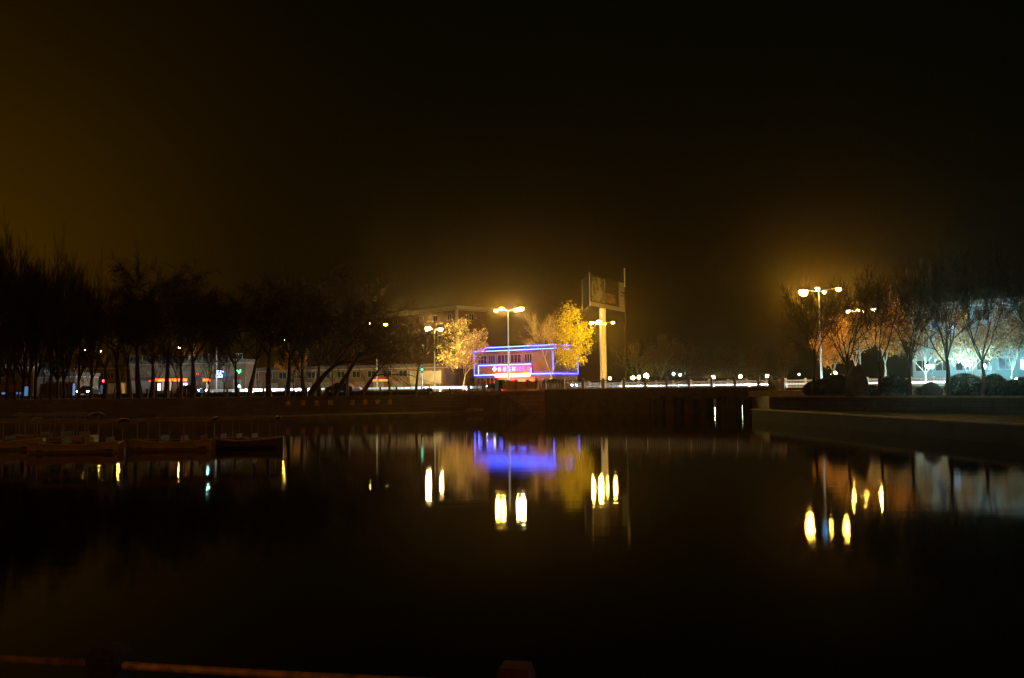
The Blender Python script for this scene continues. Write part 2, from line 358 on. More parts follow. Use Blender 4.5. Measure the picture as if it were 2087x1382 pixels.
# ---------------------------------------------------------------- balustrades
def post_mb(p, h, w_, ang=UANG):
    m_ = MB(); m_.box((p.x, p.y, p.z+h*0.42), (w_, w_, h*0.84), ang); m_.box((p.x, p.y, p.z+h*0.865), (w_*1.35, w_*1.35, h*0.05), ang)
    m_.lathe((p.x, p.y, p.z+h*0.893), [(w_*0.42, 0), (w_*0.5, h*0.05), (w_*0.25, h*0.1), (0.01, h*0.107)], 8); return m_
def bal_panel(a, b_, z, h, solid=False):
    m_ = MB(); d = (b_-a); L = d.length; d.normalize()
    m_.slab(a, b_, z, z+0.10, 0.16); m_.slab(a, b_, z+h-0.10, z+h, 0.18)
    if solid: m_.slab(a+d*0.01, b_-d*0.01, z+0.102, z+h-0.102, 0.10)
    else:
        m_.slab(a, b_, z+h-0.26, z+h-0.21, 0.08)
        n = int(L/0.165)
        for i in range(n):
            p = a+d*((i+0.5)*L/n); m_.box((p.x, p.y, z+0.10+(h-0.31)/2), (0.055, 0.055, h-0.312), UANG)
        for i in range(n//2):
            p = a+d*((i+0.5)*L/(n//2)); m_.box((p.x, p.y, z+h-0.155), (0.05, 0.05, 0.107), UANG+0.6)
    return m_
bl = thing('balustrade', tuple(road(2, -12.4, 2.48)), 'near stone balustrade of the bridge facing the water', 'balustrade')
near = [1028, 1052, 1075.5, 1094, 1110.5, 1148.7, 1188.6, 1229.8, 1272, 1315.5, 1359, 1404, 1450.4, 1497.8, 1546, 1571]
P = [RD(x, -12.45, 2.5) for x in near]
for i, p in enumerate(P): post_mb(p, 1.16, 0.24 if i > 3 else 0.3).build('post', STONE, bl)
for i in range(len(P)-1):
    d = (P[i+1]-P[i]).normalized(); o = bal_panel(P[i]+d*0.13, P[i+1]-d*0.13, 2.5, 0.92, i < 3).build('panel', STONE if i > 2 else mat('parapet_lit_orange', (0.85, 0.62, 0.4), 0.8, var=0.15), bl)  # solid panels carry orange light in their stone colour
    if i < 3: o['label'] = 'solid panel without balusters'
bf = thing('balustrade', tuple(road(10, 12.7, 2.48)), 'far stone balustrade beyond the road on the bridge', 'balustrade')
P = [road(-8+2.3*i, 12.75, 2.48) for i in range(22)]
for p in P: post_mb(p, 1.12, 0.24).build('post', STONE, bf)
for i in range(len(P)-1):
    d = (P[i+1]-P[i]).normalized(); bal_panel(P[i]+d*0.13, P[i+1]-d*0.13, 2.48, 0.9).build('panel', STONE, bf)
be = thing('balustrade', tuple(road(18, -13, 2.2)), 'short end balustrade turning at the right end of the bridge', 'balustrade')
P = [RD(1571, -12.9, 2.2), G(1585, 80.5, 2.2), G(1596, 78.0, 2.2)]
P[0] = P[0] - N*0.35
for p in P: post_mb(p, 1.25, 0.26).build('post', STONE, be)
for i in range(2):
    d = (P[i+1]-P[i]).normalized(); bal_panel(P[i]+d*0.14, P[i+1]-d*0.14, 2.2, 0.95, i == 0).build('panel', STONE, be)
# gate posts left of the abutment
for k, (px, hh, ww, lb) in enumerate(((955, 1.45, 0.36, 'square dark stone gate post left of the abutment, leftmost'), (986, 1.5, 0.42, 'square dark stone gate post between the two others'), (1013, 1.5, 0.34, 'square dark stone gate post nearest the abutment'))):
    p = G(px, 97.8, 2.05); m_ = MB(); m_.box((p.x, p.y, 2.05+hh/2), (ww, ww, hh), 0.1); m_.box((p.x, p.y, 2.05+hh+0.06), (ww*1.2, ww*1.2, 0.12), 0.1)
    tag(m_.build('gate_post', DCONC, loc=(p.x, p.y, 2.05)), lb, 'gate post', 'gate posts by the stairs')
p = G(972.5, 98.5, 2.05); tag(MB().tube([(p.x, p.y, 2.05), (p.x, p.y, 3.6)], 0.05).build('thin_post', DARKM, loc=tuple(p)), 'thin dark metal post between stone gate posts', 'post')
# ---------------------------------------------------------------- right terrace wall
tw = thing('terrace_wall', (24, 60, 0.8), 'dark stone terrace wall of the right bank below the bushes', 'wall')
T0, T1, T2 = Vector((19.8, 67.9, 0)), Vector((28.9, 49.9, 0)), Vector((45, 29.9, 0))
m_ = MB(); c_ = MB()
for a, b_ in ((T0, T1), (T1, T2)):
    m_.slab(a, b_, 0.81, 1.72, 0.3); c_.slab(a, b_, 1.722, 1.84, 0.5)
m_.build('wall_face', QUAY, tw); c_.build('coping', STONE, tw)
lc = MB()
ed = [(18.05, 67.0), (18.65, 60), (19.25, 52), (19.85, 43), (20.55, 35), (24, 22)]
for a, b_ in zip(ed[:-1], ed[1:]): lc.slab((a[0]+0.15, a[1], 0), (b_[0]+0.15, b_[1], 0), 0.803, 0.87, 0.35)
lc.slab((18.0, 67.0, 0), (19.6, 67.9, 0), 0.803, 0.87, 0.35)
tag(lc.build('landing_kerb', STONE, loc=(18, 60, 0.8)), 'pale stone kerb along the edge of the right landing', 'kerb')
# ---------------------------------------------------------------- quay railing on the left bank
qr = thing('quay_railing', (-15, 92, 2.1), 'low dark railing along the top of the left quay wall', 'railing')
pp = []
for px in (300, 340, 378, 416.5, 463, 508, 537, 581, 625, 664, 704, 740, 775, 808, 859, 875, 917, 948):
    D = 92.0
    for _ in range(10):
        p = G(px, D, 2.1)
        a, b_ = (Vector((*WL[2], 0)), Vector((*WL[3], 0))) if px > 520 else (Vector((*WL[1], 0)), Vector((*WL[2], 0)))
        d = (b_-a).normalized(); q = a+d*((p-a).dot(d)); D += (q.y+0.3-p.y)
    pp.append(p)
for p in pp:
    m_ = MB(); m_.box((p.x, p.y, 2.1+0.4), (0.14, 0.14, 0.8)); m_.box((p.x, p.y, 2.93), (0.17, 0.17, 0.06)); m_.build('post', DARKM, qr)
MB().tube([(p.x, p.y, 2.72) for p in pp], 0.022, 5).build('rail', DARKM, qr)
MB().tube([(p.x, p.y, 2.42) for p in pp], 0.018, 5).build('rail', DARKM, qr)
# ---------------------------------------------------------------- near railing at the camera's feet
tag(MB().prism([(-12, 4.75), (12, 3.4), (12, -6), (-12, -6)], -0.6, 0.72).build('quay_edge', CONC), 'concrete quay under the viewer', kind='structure')
nr = thing('pipe_railing', (-1.9, 4.25, 0.72), 'rusty pipe railing with granite posts along the near quay', 'railing')
GRAN = mat('granite', (0.05, 0.045, 0.04), 0.9, var=0.4, scale=25, bump=0.2)
posts = [(-3.95, 4.72), (-1.93, 4.30), (0.0, 3.93), (1.95, 3.55)]
for i, (x, y) in enumerate(posts):
    m_ = MB(); m_.box((x, y, 0.72+0.22), (0.15, 0.15, 0.44), -0.19); m_.box((x, y, 1.187), (0.15, 0.15, 0.05), -0.19, 0.8); o = m_.build('post', GRAN if i != 2 else mat('red_granite', (0.12, 0.05, 0.03), 0.9, var=0.3, scale=20), nr)
for a, b_ in zip(posts[:-1], posts[1:]):
    v = Vector((b_[0]-a[0], b_[1]-a[1], 0)).normalized()
    MB().tube([Vector((*a, 1.12))+v*0.075, (Vector((*a, 1.116))+Vector((*b_, 1.116)))/2, Vector((*b_, 1.12))-v*0.075], 0.019, 10).build('pipe', RUST, nr, smooth=True)
# ================================================================ LAMPS
SOD = (1.0, 0.57, 0.06)
SODW = (1.0, 0.70, 0.22)
LENS = {}
def lensmat(col, s):
    k = (col, s)
    if k not in LENS: LENS[k] = emit('lamp_glow_%d' % len(LENS), col, s)
    return LENS[k]
def street_lamp(label, px, D, heads, z0=2.3, r=0.11, group='street lamps along the road', polemat=None):
    base = G(px, D, z0); t_ = thing('street_lamp', tuple(base), label, 'street lamp', group)
    hp = [at(hx, hy, D+dd) for hx, hy, sz, col, s, dd in heads]
    ztop = max(p.z for p in hp)-0.35
    MB().tube([(base.x, base.y, z0), (base.x, base.y, z0+1.2), (base.x, base.y, ztop)], [r*1.5, r*1.1, r*0.6], 8).build('pole', polemat or STEEL, t_, smooth=True)
    MB().box((base.x, base.y, z0+0.25), (0.4, 0.4, 0.5)).build('base', STEEL, t_)
    for p, (hx, hy, sz, col, s, dd) in zip(hp, heads):
        top = Vector((base.x, base.y, ztop-0.05)); d = (p-top); d.z = 0
        ang = math.atan2(d.y, d.x) if d.length > 0.1 else 0
        MB().tube([top, top.lerp(p, 0.5)+Vector((0, 0, 0.12)), p+Vector((0, 0, 0.17*sz+0.06))], 0.045, 6).build('arm', STEEL, t_)
        h_ = MB().lathe((p.x, p.y, p.z+0.10*sz), [(0.46*sz, 0), (0.46*sz, 0.05*sz), (0.34*sz, 0.15*sz), (0.08*sz, 0.2*sz)], 10, 1.15, 0.75, ang).build('lamp_head', STEEL, t_, smooth=True)
        MB().lathe((p.x, p.y, p.z-0.22*sz), [(0.10*sz, -0.16*sz), (0.28*sz, -0.09*sz), (0.39*sz, 0.08*sz), (0.40*sz, 0.318*sz)], 10, 1.0, 0.8, ang).build('lens', lensmat(col, s), h_, smooth=True)
    return t_
S = 1400.0
street_lamp('tall double-armed street lamp in front of the blue neon building', 1037, 122, [(1011, 633, 0.5, SOD, S*1.5, -1.0), (1022, 629, 0.66, SOD, S*2.0, 0.6), (1052, 632, 0.42, SODW, S*1.5, -1.0), (1062, 629, 0.66, SODW, S*2.0, 0.6)], r=0.13)
street_lamp('double-armed street lamp left of the tan leafy tree', 886, 144, [(872, 669, 0.95, SODW, S*1.9, 0), (898, 671, 0.75, SODW, S*1.9, -1)])
street_lamp('double-armed street lamp behind the leaning willows', 768, 145, [(754, 659, 0.5, SOD, S*0.5, 0), (785, 661, 0.8, SOD, S*0.6, 0)])
street_lamp('street lamp in front of the pale billboard column', 1226, 141, [(1205, 658, 0.6, SOD, S*2.2, -3), (1220, 656, 0.95, SOD, S*1.5, -2), (1233, 660, 0.35, SOD, S*0.5, 2), (1249, 657, 0.55, SOD, S*0.8, 0)])
street_lamp('brightest street lamp, with one blue-white lamp head, above the right bank trees', 1675, 104, [(1637, 595, 1.2, SOD, S*1.3, -1), (1666, 588, 0.62, (0.12, 0.5, 1.0), 40, 0), (1680, 595, 0.5, SOD, S*0.35, 1), (1709, 589, 0.7, SOD, S*0.5, 0)], z0=2.3)
street_lamp('cluster street lamp shining inside the orange-lit trees', 1755, 128, [(1728, 634, 0.65, SOD, S*1.8, 0), (1749, 631, 0.65, SOD, S*2.2, -1), (1759, 634, 0.35, SOD, S*0.8, 1), (1781, 631, 0.65, SOD, S*2.2, 0)])
street_lamp('street lamp with a pale greenish light above the shops', 441, 158, [(427, 684, 0.6, (0.55, 1.0, 0.72), 600, 0)], polemat=WSTEEL)
street_lamp('orange street lamp glimpsed through twigs above the red shop sign', 376, 170, [(366, 708, 0.65, (1.0, 0.42, 0.07), S*0.45, 0)])
street_lamp('small distant street lamp above the bare trees left of the billboard hoarding', 588, 175, [(580, 692, 0.55, SOD, 1300, 0)])
street_lamp('two-headed distant street lamp above the lit storefront, left of the red sign', 232, 190, [(245, 699, 0.6, SOD, 900, 0), (214, 698, 0.45, SOD, 220, 0)])
street_lamp('leftmost small distant street lamp, the lowest pair', 190, 205, [(175, 713, 0.5, SOD, 350, 0), (205, 715, 0.4, SOD, 250, 0)])
# small park lanterns beyond the bridge
def lantern(px, py, D, col, s, sz, label, z0=2.05):
    p = at(px, py, D); z0 = min(z0, p.z-0.9)
    t_ = thing('park_lantern', (p.x, p.y, z0), label, 'park lantern', 'park lanterns on the far bank')
    MB().tube([(p.x, p.y, z0), (p.x, p.y, p.z-sz)], [0.06, 0.04], 6).build('pole', DARKM, t_)
    MB().lathe((p.x, p.y, p.z+sz*0.9), [(sz*0.9, 0), (sz*0.2, sz*0.35)], 8).build('cap', DARKM, t_)
    MB().ico((p.x, p.y, p.z), sz, 2).build('globe', lensmat(col, s), t_, smooth=True)
GW = (0.85, 0.95, 0.35)
for a in ((1290, 770, 190, GW, 60, 0.4, 'left globe lantern of the three beside the billboard column'), (1302, 769, 195, GW, 45, 0.36, 'middle globe lantern of the three beside the billboard column'),
          (1317, 766, 185, GW, 130, 0.5, 'brightest globe lantern of the three right of the billboard column'), (1373, 762, 480, (0.3, 0.8, 1.0), 90, 0.6, 'first tiny cyan lantern above the bridge railing, left of its twin'),
          (1243, 771, 185, GW, 30, 0.3, 'small yellow lantern at the foot of the billboard column'),
          (1453, 769, 480, (1, 0.95, 0.55), 160, 0.9, 'warm white lantern above the middle of the bridge railing'), (1509, 767, 480, (0.8, 0.95, 0.4), 100, 0.85, 'yellow-green lantern above the right part of the bridge railing'),
          (1563.5, 766, 460, (0.8, 0.95, 0.5), 90, 0.7, 'yellow-green lantern above the bridge end posts'), (1628.5, 763, 165, (0.7, 0.95, 0.6), 25, 0.16, 'tiny pale lantern behind the lit far balustrade'),
          (1702.5, 760, 160, (0.9, 1.0, 0.4), 50, 0.26, 'yellow lantern between the two leftmost right bank trees'), (1693, 764, 162, (0.9, 1.0, 0.4), 20, 0.15, 'dim yellow lantern behind the leftmost right bank tree')):
    lantern(*a)
CY = (0.30, 0.78, 1.0)
for a in ((1890, 747, 108, CY, 440, 0.22, 'left cyan lantern of the pair at the lit tree trunk'), (1899.5, 747, 108, CY, 440, 0.22, 'right cyan lantern of the pair at the lit tree trunk'),
          (1967, 738, 106, CY, 3200, 0.34, 'left lantern of the brilliant cyan-white pair'), (1975.5, 741, 106, CY, 2600, 0.30, 'right lantern of the brilliant cyan-white pair'),
          (2005.5, 747, 105, CY, 800, 0.22, 'single cyan-white lantern beside the dark trunk')):
    lantern(*a)
    bpy.data.objects[-1] if False else None
# under-bridge lights seen in the far channel come from these lanterns; two waterside lamps beyond
lantern(1386, 764, 470, (0.5, 0.85, 1.0), 130, 0.6, 'second tiny cyan lantern, right of the first above the railing')
# ================================================================ BUILDINGS
def window(t_, p, xd, w_, h_, fm=FRAME, gm=GLASS, mull=2):
    """window in a wall: p = lower-left on the wall face, xd unit direction along it; outward normal = xd x z"""
    n = xd.cross(Vector((0, 0, 1))); m_ = MB(); ang = math.atan2(xd.y, xd.x); e = 0.09
    c = p+xd*(w_/2)+n*0.03
    m_.box((c.x, c.y, p.z+e/2), (w_, 0.12, e), ang); m_.box((c.x, c.y, p.z+h_-e/2), (w_, 0.12, e), ang)
    for i in range(mull+1):
        q = p+xd*(e/2+(w_-e)*i/mull)+n*0.03; m_.box((q.x, q.y, p.z+h_/2), (e, 0.118, h_-2*e), ang)
    f = m_.build('window', fm, t_)
    MB().box((c.x-n.x*0.0, c.y-n.y*0.0, p.z+h_/2), (w_-0.04, 0.05, h_-0.04), ang).build('pane', gm, f)
    return f
def house(name, label, cat, A, B, depth, z0, z1, wm_, rows=0, cols=0, ww=1.3, wh=1.4, parapet=0.5, gm=GLASS, skip=None, group=None, roofm=ROOF, z_first=1.0, storey=3.1, trim=True):
    A, B = Vector((A.x, A.y, z0)), Vector((B.x, B.y, z0)); xd = (B-A).normalized(); n = xd.cross(Vector((0, 0, 1))); L = (B-A).length
    t_ = thing(name, tuple((A+B)/2-n*(depth/2)), label, cat, group); ang = math.atan2(xd.y, xd.x)
    c = (A+B)/2-n*(depth/2)
    MB().box((c.x, c.y, (z0+z1)/2), (L, depth, z1-z0), ang).build('wall', wm_, t_)
    MB().box((c.x, c.y, z1+parapet/2+0.002), (L+0.4, depth+0.4, parapet), ang).build('roof', roofm, t_)
    if trim: MB().box((c.x, c.y, z1-0.2), (L+0.1, depth+0.1, 0.16), ang).build('cornice', TRIM, t_)
    for r_ in range(rows):
        for k in range(cols):
            if skip and (r_, k) in skip: continue
            x = L*(k+0.5)/cols-ww/2
            window(t_, A+xd*x+Vector((0, 0, z_first+storey*r_))+n*0.0, xd, ww, wh, gm=gm)
    return t_, A, xd, n, L
# --- neon building
FA, FB = G(968, 159, 2.3), G(1129, 149, 2.3)
nb, A, xd, n, L = house('neon_building', 'two-storey building outlined in blue neon behind the tall street lamp', 'building', FA, FB, 7.5, 2.3, 9.35, mat('pinkish_plaster', (0.15, 0.115, 0.08), 0.85, var=0.2, scale=0.7), 0, 0, parapet=0.25, trim=False)
ang = math.atan2(xd.y, xd.x)
bpy.data.objects.remove([c for c in nb.children if c.name.startswith('roof')][0])
B = A+xd*L; back = -n*7.5
def V3(v, z): return Vector((v.x, v.y, z))
# hip roof with eaves
e = 0.55; c0, c1, c2, c3 = V3(A-xd*e+n*e, 9.37), V3(B+xd*e+n*e, 9.37), V3(B+back+xd*e-n*e, 9.37), V3(A+back-xd*e-n*e, 9.37)
t0, t1, t2, t3 = [V3(q, 10.1) for q in (A+xd*1.6-n*1.4, B-xd*0.3-n*1.4, B+back-xd*0.3+n*1.4, A+back+xd*1.6+n*1.4)]
m_ = MB().add([c0, c1, c2, c3, t0, t1, t2, t3], [(0, 3, 2, 1), (4, 5, 6, 7), (0, 1, 5, 4), (1, 2, 6, 5), (2, 3, 7, 6), (3, 0, 4, 7)]); m_.build('roof', ROOF, nb)
def neon(a, b_, m=NEON, r=0.055): return MB().tube([a, b_], r, 6).build('neon_tube', m, nb)
nn = n*0.12; z = Vector((0, 0, 0.1))
ec = [c0+z+nn, c1+z+nn, c2+z, c3+z]; tc_ = [t0+z, t1+z, t2+z, t3+z]
neon(ec[0], ec[1], NEONC); neon(ec[1], ec[2]); neon(tc_[0], tc_[1], NEONC); neon(tc_[1], tc_[2]); neon(tc_[0], ec[0]+xd*1.3); neon(tc_[1], ec[1])
neon(V3(A, 5.3)+nn, V3(A, 9.1)+nn, r=0.05); neon(V3(B, 6.0)+nn, V3(B, 9.0)+nn); neon(V3(B+back, 5.3)+xd*0.15, V3(B+back, 9.1)+xd*0.15)
neon(V3(A, 5.27)+nn, V3(B, 5.3)+nn, NEONC, 0.07); neon(V3(B, 5.3)+nn, V3(B+back, 5.3)+xd*0.15, NEON, 0.07)
# first floor windows, ground floor openings
for k, (s_, w_) in enumerate(((0.6, 2.2), (3.2, 1.5), (5.2, 2.3), (8.0, 2.3), (11.0, 1.6))):
    if s_+w_ < L: window(nb, V3(A, 7.25)+xd*s_, xd, w_, 1.55, mull=3, fm=FRAME)
for s_, w_ in ((0.5, 1.6), (2.6, 1.8)): window(nb, V3(A, 2.7)+xd*s_, xd, w_, 2.1, mull=2)
window(nb, V3(B, 7.2)+back*0.35-n*0, -n, 1.6, 1.5)
# fascia board for lettering, signs
sb = thing('shop_sign', tuple(V3(A+xd*5, 4.6)), 'long blue-outlined sign board with a white diamond and neon characters', 'sign')
s0, s1 = 1.15, min(12.6, L-1.5)
cc = V3(A+xd*((s0+s1)/2)+n*0.25, 6.2); MB().box(tuple(cc), (s1-s0, 0.25, 1.5), ang).build('board', mat('sign_board', (0.30, 0.20, 0.16), 0.6), sb)
def neon2(a, b_, r=0.05, m=NEONC): return MB().tube([a, b_], r, 6).build('neon_tube', m, sb)
q = n*0.42
neon2(V3(A+xd*s0, 7.0)+q, V3(A+xd*s1, 7.0)+q); neon2(V3(A+xd*s0, 5.5)+q, V3(A+xd*s0, 6.9)+q); neon2(V3(A+xd*s1, 5.5)+q, V3(A+xd*s1, 6.3)+q)
def signx(px):  # distance along facade for a pixel column
    D = 152.0
    for _ in range(12):
        p = G(px, D, 5); s_ = (p-V3(A, 5)).dot(xd); qv = V3(A, 5)+xd*s_; D += qv.y-p.y
    return s_
s_ = signx(1011); c = V3(A+xd*s_, 6.3)+n*0.45
MB().tube([c-n*0.03, c+n*0.03], 0.40, 4).build('diamond_emblem', emit('white_neon', (0.75, 0.9, 1.0), 5), sb)
for k, (ch, px) in enumerate(zip('名老古宾门市部', (1020.5, 1031, 1040.3, 1050, 1060, 1069.5, 1081))):
    s_ = signx(px); text_mb(ch, V3(A+xd*(s_-0.36), 5.95)+n*0.44, xd, 0.78, 0.06).build('neon_character', NEONC if k < 4 else NEONV, sb)
# red led strip sign
rs = thing('led_sign', tuple(V3(A+xd*7, 4.0)), 'glaring red and white light strip sign under the neon sign board', 'sign')
x0, x1 = signx(1019), signx(1088); c = V3(A+xd*((x0+x1)/2)+n*0.9, 5.12)
MB().box(tuple(c), (x1-x0, 0.08, 0.4), ang).build('casing', DARKM, rs)
MB().tube([c-xd*((x1-x0)/2-0.05)+n*0.35, c+xd*((x1-x0)/2-0.05)+n*0.35], 0.29, 10).build('light_panel', REDLED, rs)
MB().box(tuple(V3(A+xd*((x0+x1)/2)+n*0.1, 3.55)), (x1-x0+0.6, 0.2, 2.5), ang).build('back_panel', mat('shop_front_panel', (0.55, 0.42, 0.38), 0.7), rs)
# --- tall brick block behind
BA, BB = G(700, 233, 2), G(932, 200, 2)
bk, A2, x2, n2, L2 = house('brick_block', 'tall dim brick apartment block behind the tan leafy tree', 'building', BA, BB, 9, 2, 21.2, REDB, 5, 9, 1.6, 1.5, 0.7, roofm=TRIM, storey=3.6, z_first=2.3)
Bc = A2+x2*L2; MB().box((Bc.x-n2.x*0.0, Bc.y, 11.6), (0.5, 0.5, 18.9), math.atan2(x2.y, x2.x)).build('corner_pier', TRIM, bk)
for r_ in range(5): window(bk, V3(Bc, 4.3+3.6*r_)-n2*3.6+x2*0.01, -n2 if False else Vector((-n2.x, -n2.y, 0)), 1.5, 1.5)
# --- white hoarding
HA, HB = G(836, 150, 3.7), G(899, 146, 3.7)
hd = thing('hoarding', tuple((HA+HB)/2), 'pale blank advertising hoarding left of the tan leafy tree', 'hoarding'); d = (HB-HA).normalized()
MB().slab(HA, HB, 3.75, 5.9, 0.15).build('board', mat('hoarding_board', (0.30, 0.27, 0.22), 0.7, var=0.4, scale=0.5), hd)
for k in range(4):
    p = HA.lerp(HB, 0.05+0.3*k); MB().box((p.x, p.y+0.15, 3.9), (0.12, 0.12, 3.3)).build('leg', STEEL, hd)
# --- long low building mid-left
MA, MBp = G(505, 176, 2.3), G(905, 160, 2.3)
ml, A3, x3, n3, L3 = house('shop_row', 'long low pale shop row behind the leaning willows', 'building', MA, MBp, 9, 2.3, 7.0, CREAM, 1, 13, 1.8, 1.3, 0.5, z_first=2.9)
for k in range(11):
    s_ = 1.0+L3*k/11.0; c = V3(A3+x3*(s_+1.2)+n3*0.05, 3.4); MB().box(tuple(c), (2.1, 0.1, 2.1), math.atan2(x3.y, x3.x)).build('shutter', STEEL if k % 2 else mat('grey_shutter', (0.2, 0.2, 0.19), 0.6), ml)
# red signs there
for px, w_, lb in ((763, 1.0, 'small red lit sign left of the red sign strip on the shop row'), (776, 0.0, ''), (782, 1.9, 'short red lit sign strip on the shop row behind a willow')):
    if not lb: continue
    p = G(px, 160, 4.6); t_ = thing('lit_sign', tuple(p), lb, 'sign'); MB().box(tuple(p), (w_, 0.15, 0.5), UANG*0.3).build('box', DARKM, t_)
    MB().box((p.x, p.y-0.1, p.z), (w_-0.1, 0.06, 0.34), UANG*0.3).build('light_panel', emit('red_sign', (1, 0.10, 0.02), 6), t_)
# --- left shops
LA, LB = G(258, 165, 2.3), G(500, 160, 2.3)
ls, A4, x4, n4, L4 = house('shop_building', 'pale lit shop building with red sign strip behind the park trees', 'building', LA, LB, 4, 2.3, 8.2, PALE, 1, 9, 1.5, 1.4, 0.5, z_first=6.0)
an4 = math.atan2(x4.y, x4.x)
def on4(px):
    D = 160.0
    for _ in range(12):
        p = G(px, D, 4); s_ = (p-V3(A4, 4)).dot(x4); D += (V3(A4, 4)+x4*s_).y-p.y
    return s_
def sign4(pa, pb, za, zb, col, s, label, chars=None, off=0.35):
    a, b_ = on4(pa), on4(pb); c = V3(A4+x4*((a+b_)/2)+n4*off, (za+zb)/2)
    t_ = thing('lit_sign', tuple(c), label, 'sign'); MB().box(tuple(c), (b_-a, 0.2, zb-za), an4).build('box', DARKM, t_)
    if chars:
        for k, ch in enumerate(chars):
            w_ = (b_-a)/len(chars); text_mb(ch, V3(A4+x4*(a+w_*(k+0.05))+n4*(off+0.14), za+0.08), x4, (zb-za)*0.95, 0.06).build('character', emit('sg_'+label[:14], col, s), t_)
    else: MB().box((c.x+n4.x*0.13, c.y+n4.y*0.13, c.z), (b_-a-0.08, 0.05, zb-za-0.08), an4).build('light_panel', emit('sg_'+label[:14], col, s), t_)
    return t_
sign4(318, 384, 4.8, 5.35, (1.0, 0.06, 0.006), 12, 'long red-orange lit sign strip on the left shop building')
sign4(306, 311, 4.8, 5.1, (1.0, 0.05, 0.05), 3, 'tiny red lit sign at the left end of the long red strip')
sign4(416, 431.5, 4.75, 5.25, (1.0, 0.06, 0.006), 12, 'short red-orange lit sign right of the thick trunk')
sign4(396, 408, 5.8, 6.4, (1.0, 0.12, 0.08), 2.2, 'small dim red lit sign above the shop', '北口')
sign4(441, 454, 5.4, 6.95, (0.18, 0.28, 1.0), 14, 'bright blue-white neon sign on the shop building', '品')
sign4(456, 458.5, 6.3, 6.6, (0.2, 0.3, 1.0), 10, 'tiny blue light right of the blue neon sign')
# lit shop windows
WHITE = emit('shop_light', (0.75, 0.88, 1.0), 3.0); WARM = emit('warm_shop_light', (1.0, 0.72, 0.5), 0.7)
for pa, pb, mm in ((321, 329, WHITE), (370, 383, WHITE), (340, 352, WARM), (398, 404, WARM), (420, 428, WARM), (330, 336, WARM)):
    a, b_ = on4(pa), on4(pb); f = window(ls, V3(A4+x4*a, 3.1)+n4*0.02, x4, b_-a, 1.7 if mm is WARM else 1.5, mull=2, gm=mm)
rn_ = random.Random(5); k = 0; x_ = 0.4
while x_ < L4-1.6:
    w_ = rn_.uniform(1.2, 2.4)
    if not any(on4(a_)-1.2 < x_+w_/2 < on4(b_)+1.2 for a_, b_ in ((318, 384), (416, 431))):
        c = V3(A4+x4*(x_+w_/2)+n4*0.05, 3.7); MB().box(tuple(c), (w_, 0.1, 2.6), an4).build('shutter', [STEEL, mat('grey_shutter', (0.2, 0.2, 0.19), 0.6), mat('brown_door', (0.10, 0.06, 0.035), 0.6)][k % 3], ls)
        c = V3(A4+x4*(x_+w_/2)+n4*0.12, 5.4); MB().box(tuple(c), (w_, 0.2, 0.5), an4).build('name_board', [mat('board_blue', (0.05, 0.08, 0.16), 0.6), mat('board_red', (0.22, 0.04, 0.03), 0.6), mat('board_dark', (0.06, 0.05, 0.04), 0.6)][(k+1) % 3], ls)
    x_ += w_+rn_.uniform(0.25, 0.7); k += 1
# green sign on post + green lantern
p = G(486, 118, 2.1); gs = thing('green_sign', tuple(p), 'square sign with a glowing green figure among the park trees', 'sign'); 
MB().tube([(p.x, p.y, 2.1), (p.x, p.y, 4.4)], 0.06).build('post', DARKM, gs); c = at(486, 758, 118)
MB().box(tuple(c), (0.86, 0.12, 0.82)).build('board', mat('green_board', (0.06, 0.16, 0.04), 0.6), gs)
MB().tube([c+Vector((-0.28, -0.1, 0.26)), c+Vector((-0.02, -0.1, 0.12)), c+Vector((0.1, -0.1, -0.18)), c+Vector((0.26, -0.1, 0.05)), c+Vector((0.28, -0.1, 0.28))], 0.055, 5).build('glowing_figure', emit('green_glow', (0.1, 1.0, 0.25), 9), gs)
p = at(487.5, 788, 108); gl = thing('park_lantern', (p.x, p.y, 2.1), 'low green-white lantern at the foot of a park tree', 'park lantern')
MB().tube([(p.x, p.y, 2.1), (p.x, p.y, p.z-0.1)], 0.05).build('pole', DARKM, gl); MB().lathe(tuple(p), [(0.2, -0.12), (0.16, 0.05), (0.03, 0.22)], 8).build('globe', emit('green_white', (0.5, 1.0, 0.7), 14), gl)
# --- far left building with dark sign
EA, EB = G(-60, 150, 2.2), G(66, 150, 2.2)
house('shop_building', 'dim blue-lit building at the left edge behind the board', 'building', EA, EB, 8, 2.2, 7.5, PALE, 1, 5, 1.6, 1.4)
EA, EB = G(76, 140, 2.2), G(152, 140, 2.2)
g1, A5, x5, n5, L5 = house('shop_building', 'pale shop with a dark sign board of two grey characters', 'building', EA, EB, 8, 2.2, 5.6, PALE, 0, 0)
sg = thing('shop_sign', (A5.x+L5/2, A5.y, 5.2), 'dark shop sign board with two pale grey characters', 'sign'); c = V3(A5+x5*(L5*0.45)+n5*0.3, 6.25)
MB().box(tuple(c), (L5*0.9, 0.25, 1.7), 0).build('board', mat('dark_sign', (0.05, 0.045, 0.03), 0.7), sg)
for ch, px in (('信', 88.5), ('玩', 108.5)):
    p = G(px, c.y-0.2, 5.5); text_mb(ch, (p.x, p.y, 5.72), (1, 0, 0), 1.1, 0.06).build('character', mat('pale_lettering', (0.45, 0.5, 0.6), 0.6), sg)
for k in range(5): MB().box((A5.x+1.0+k*L5/5, A5.y-0.05, 3.3), (0.75, 0.1, 2.0)).build('door', GLASS, g1)
EA, EB = G(150, 178, 2.2), G(256, 178, 2.2)
house('shop_building', 'warm-lit low building behind the car with headlights', 'building', EA, EB, 8, 2.2, 8.0, CREAM, 1, 5, 1.5, 1.3, z_first=3.4)
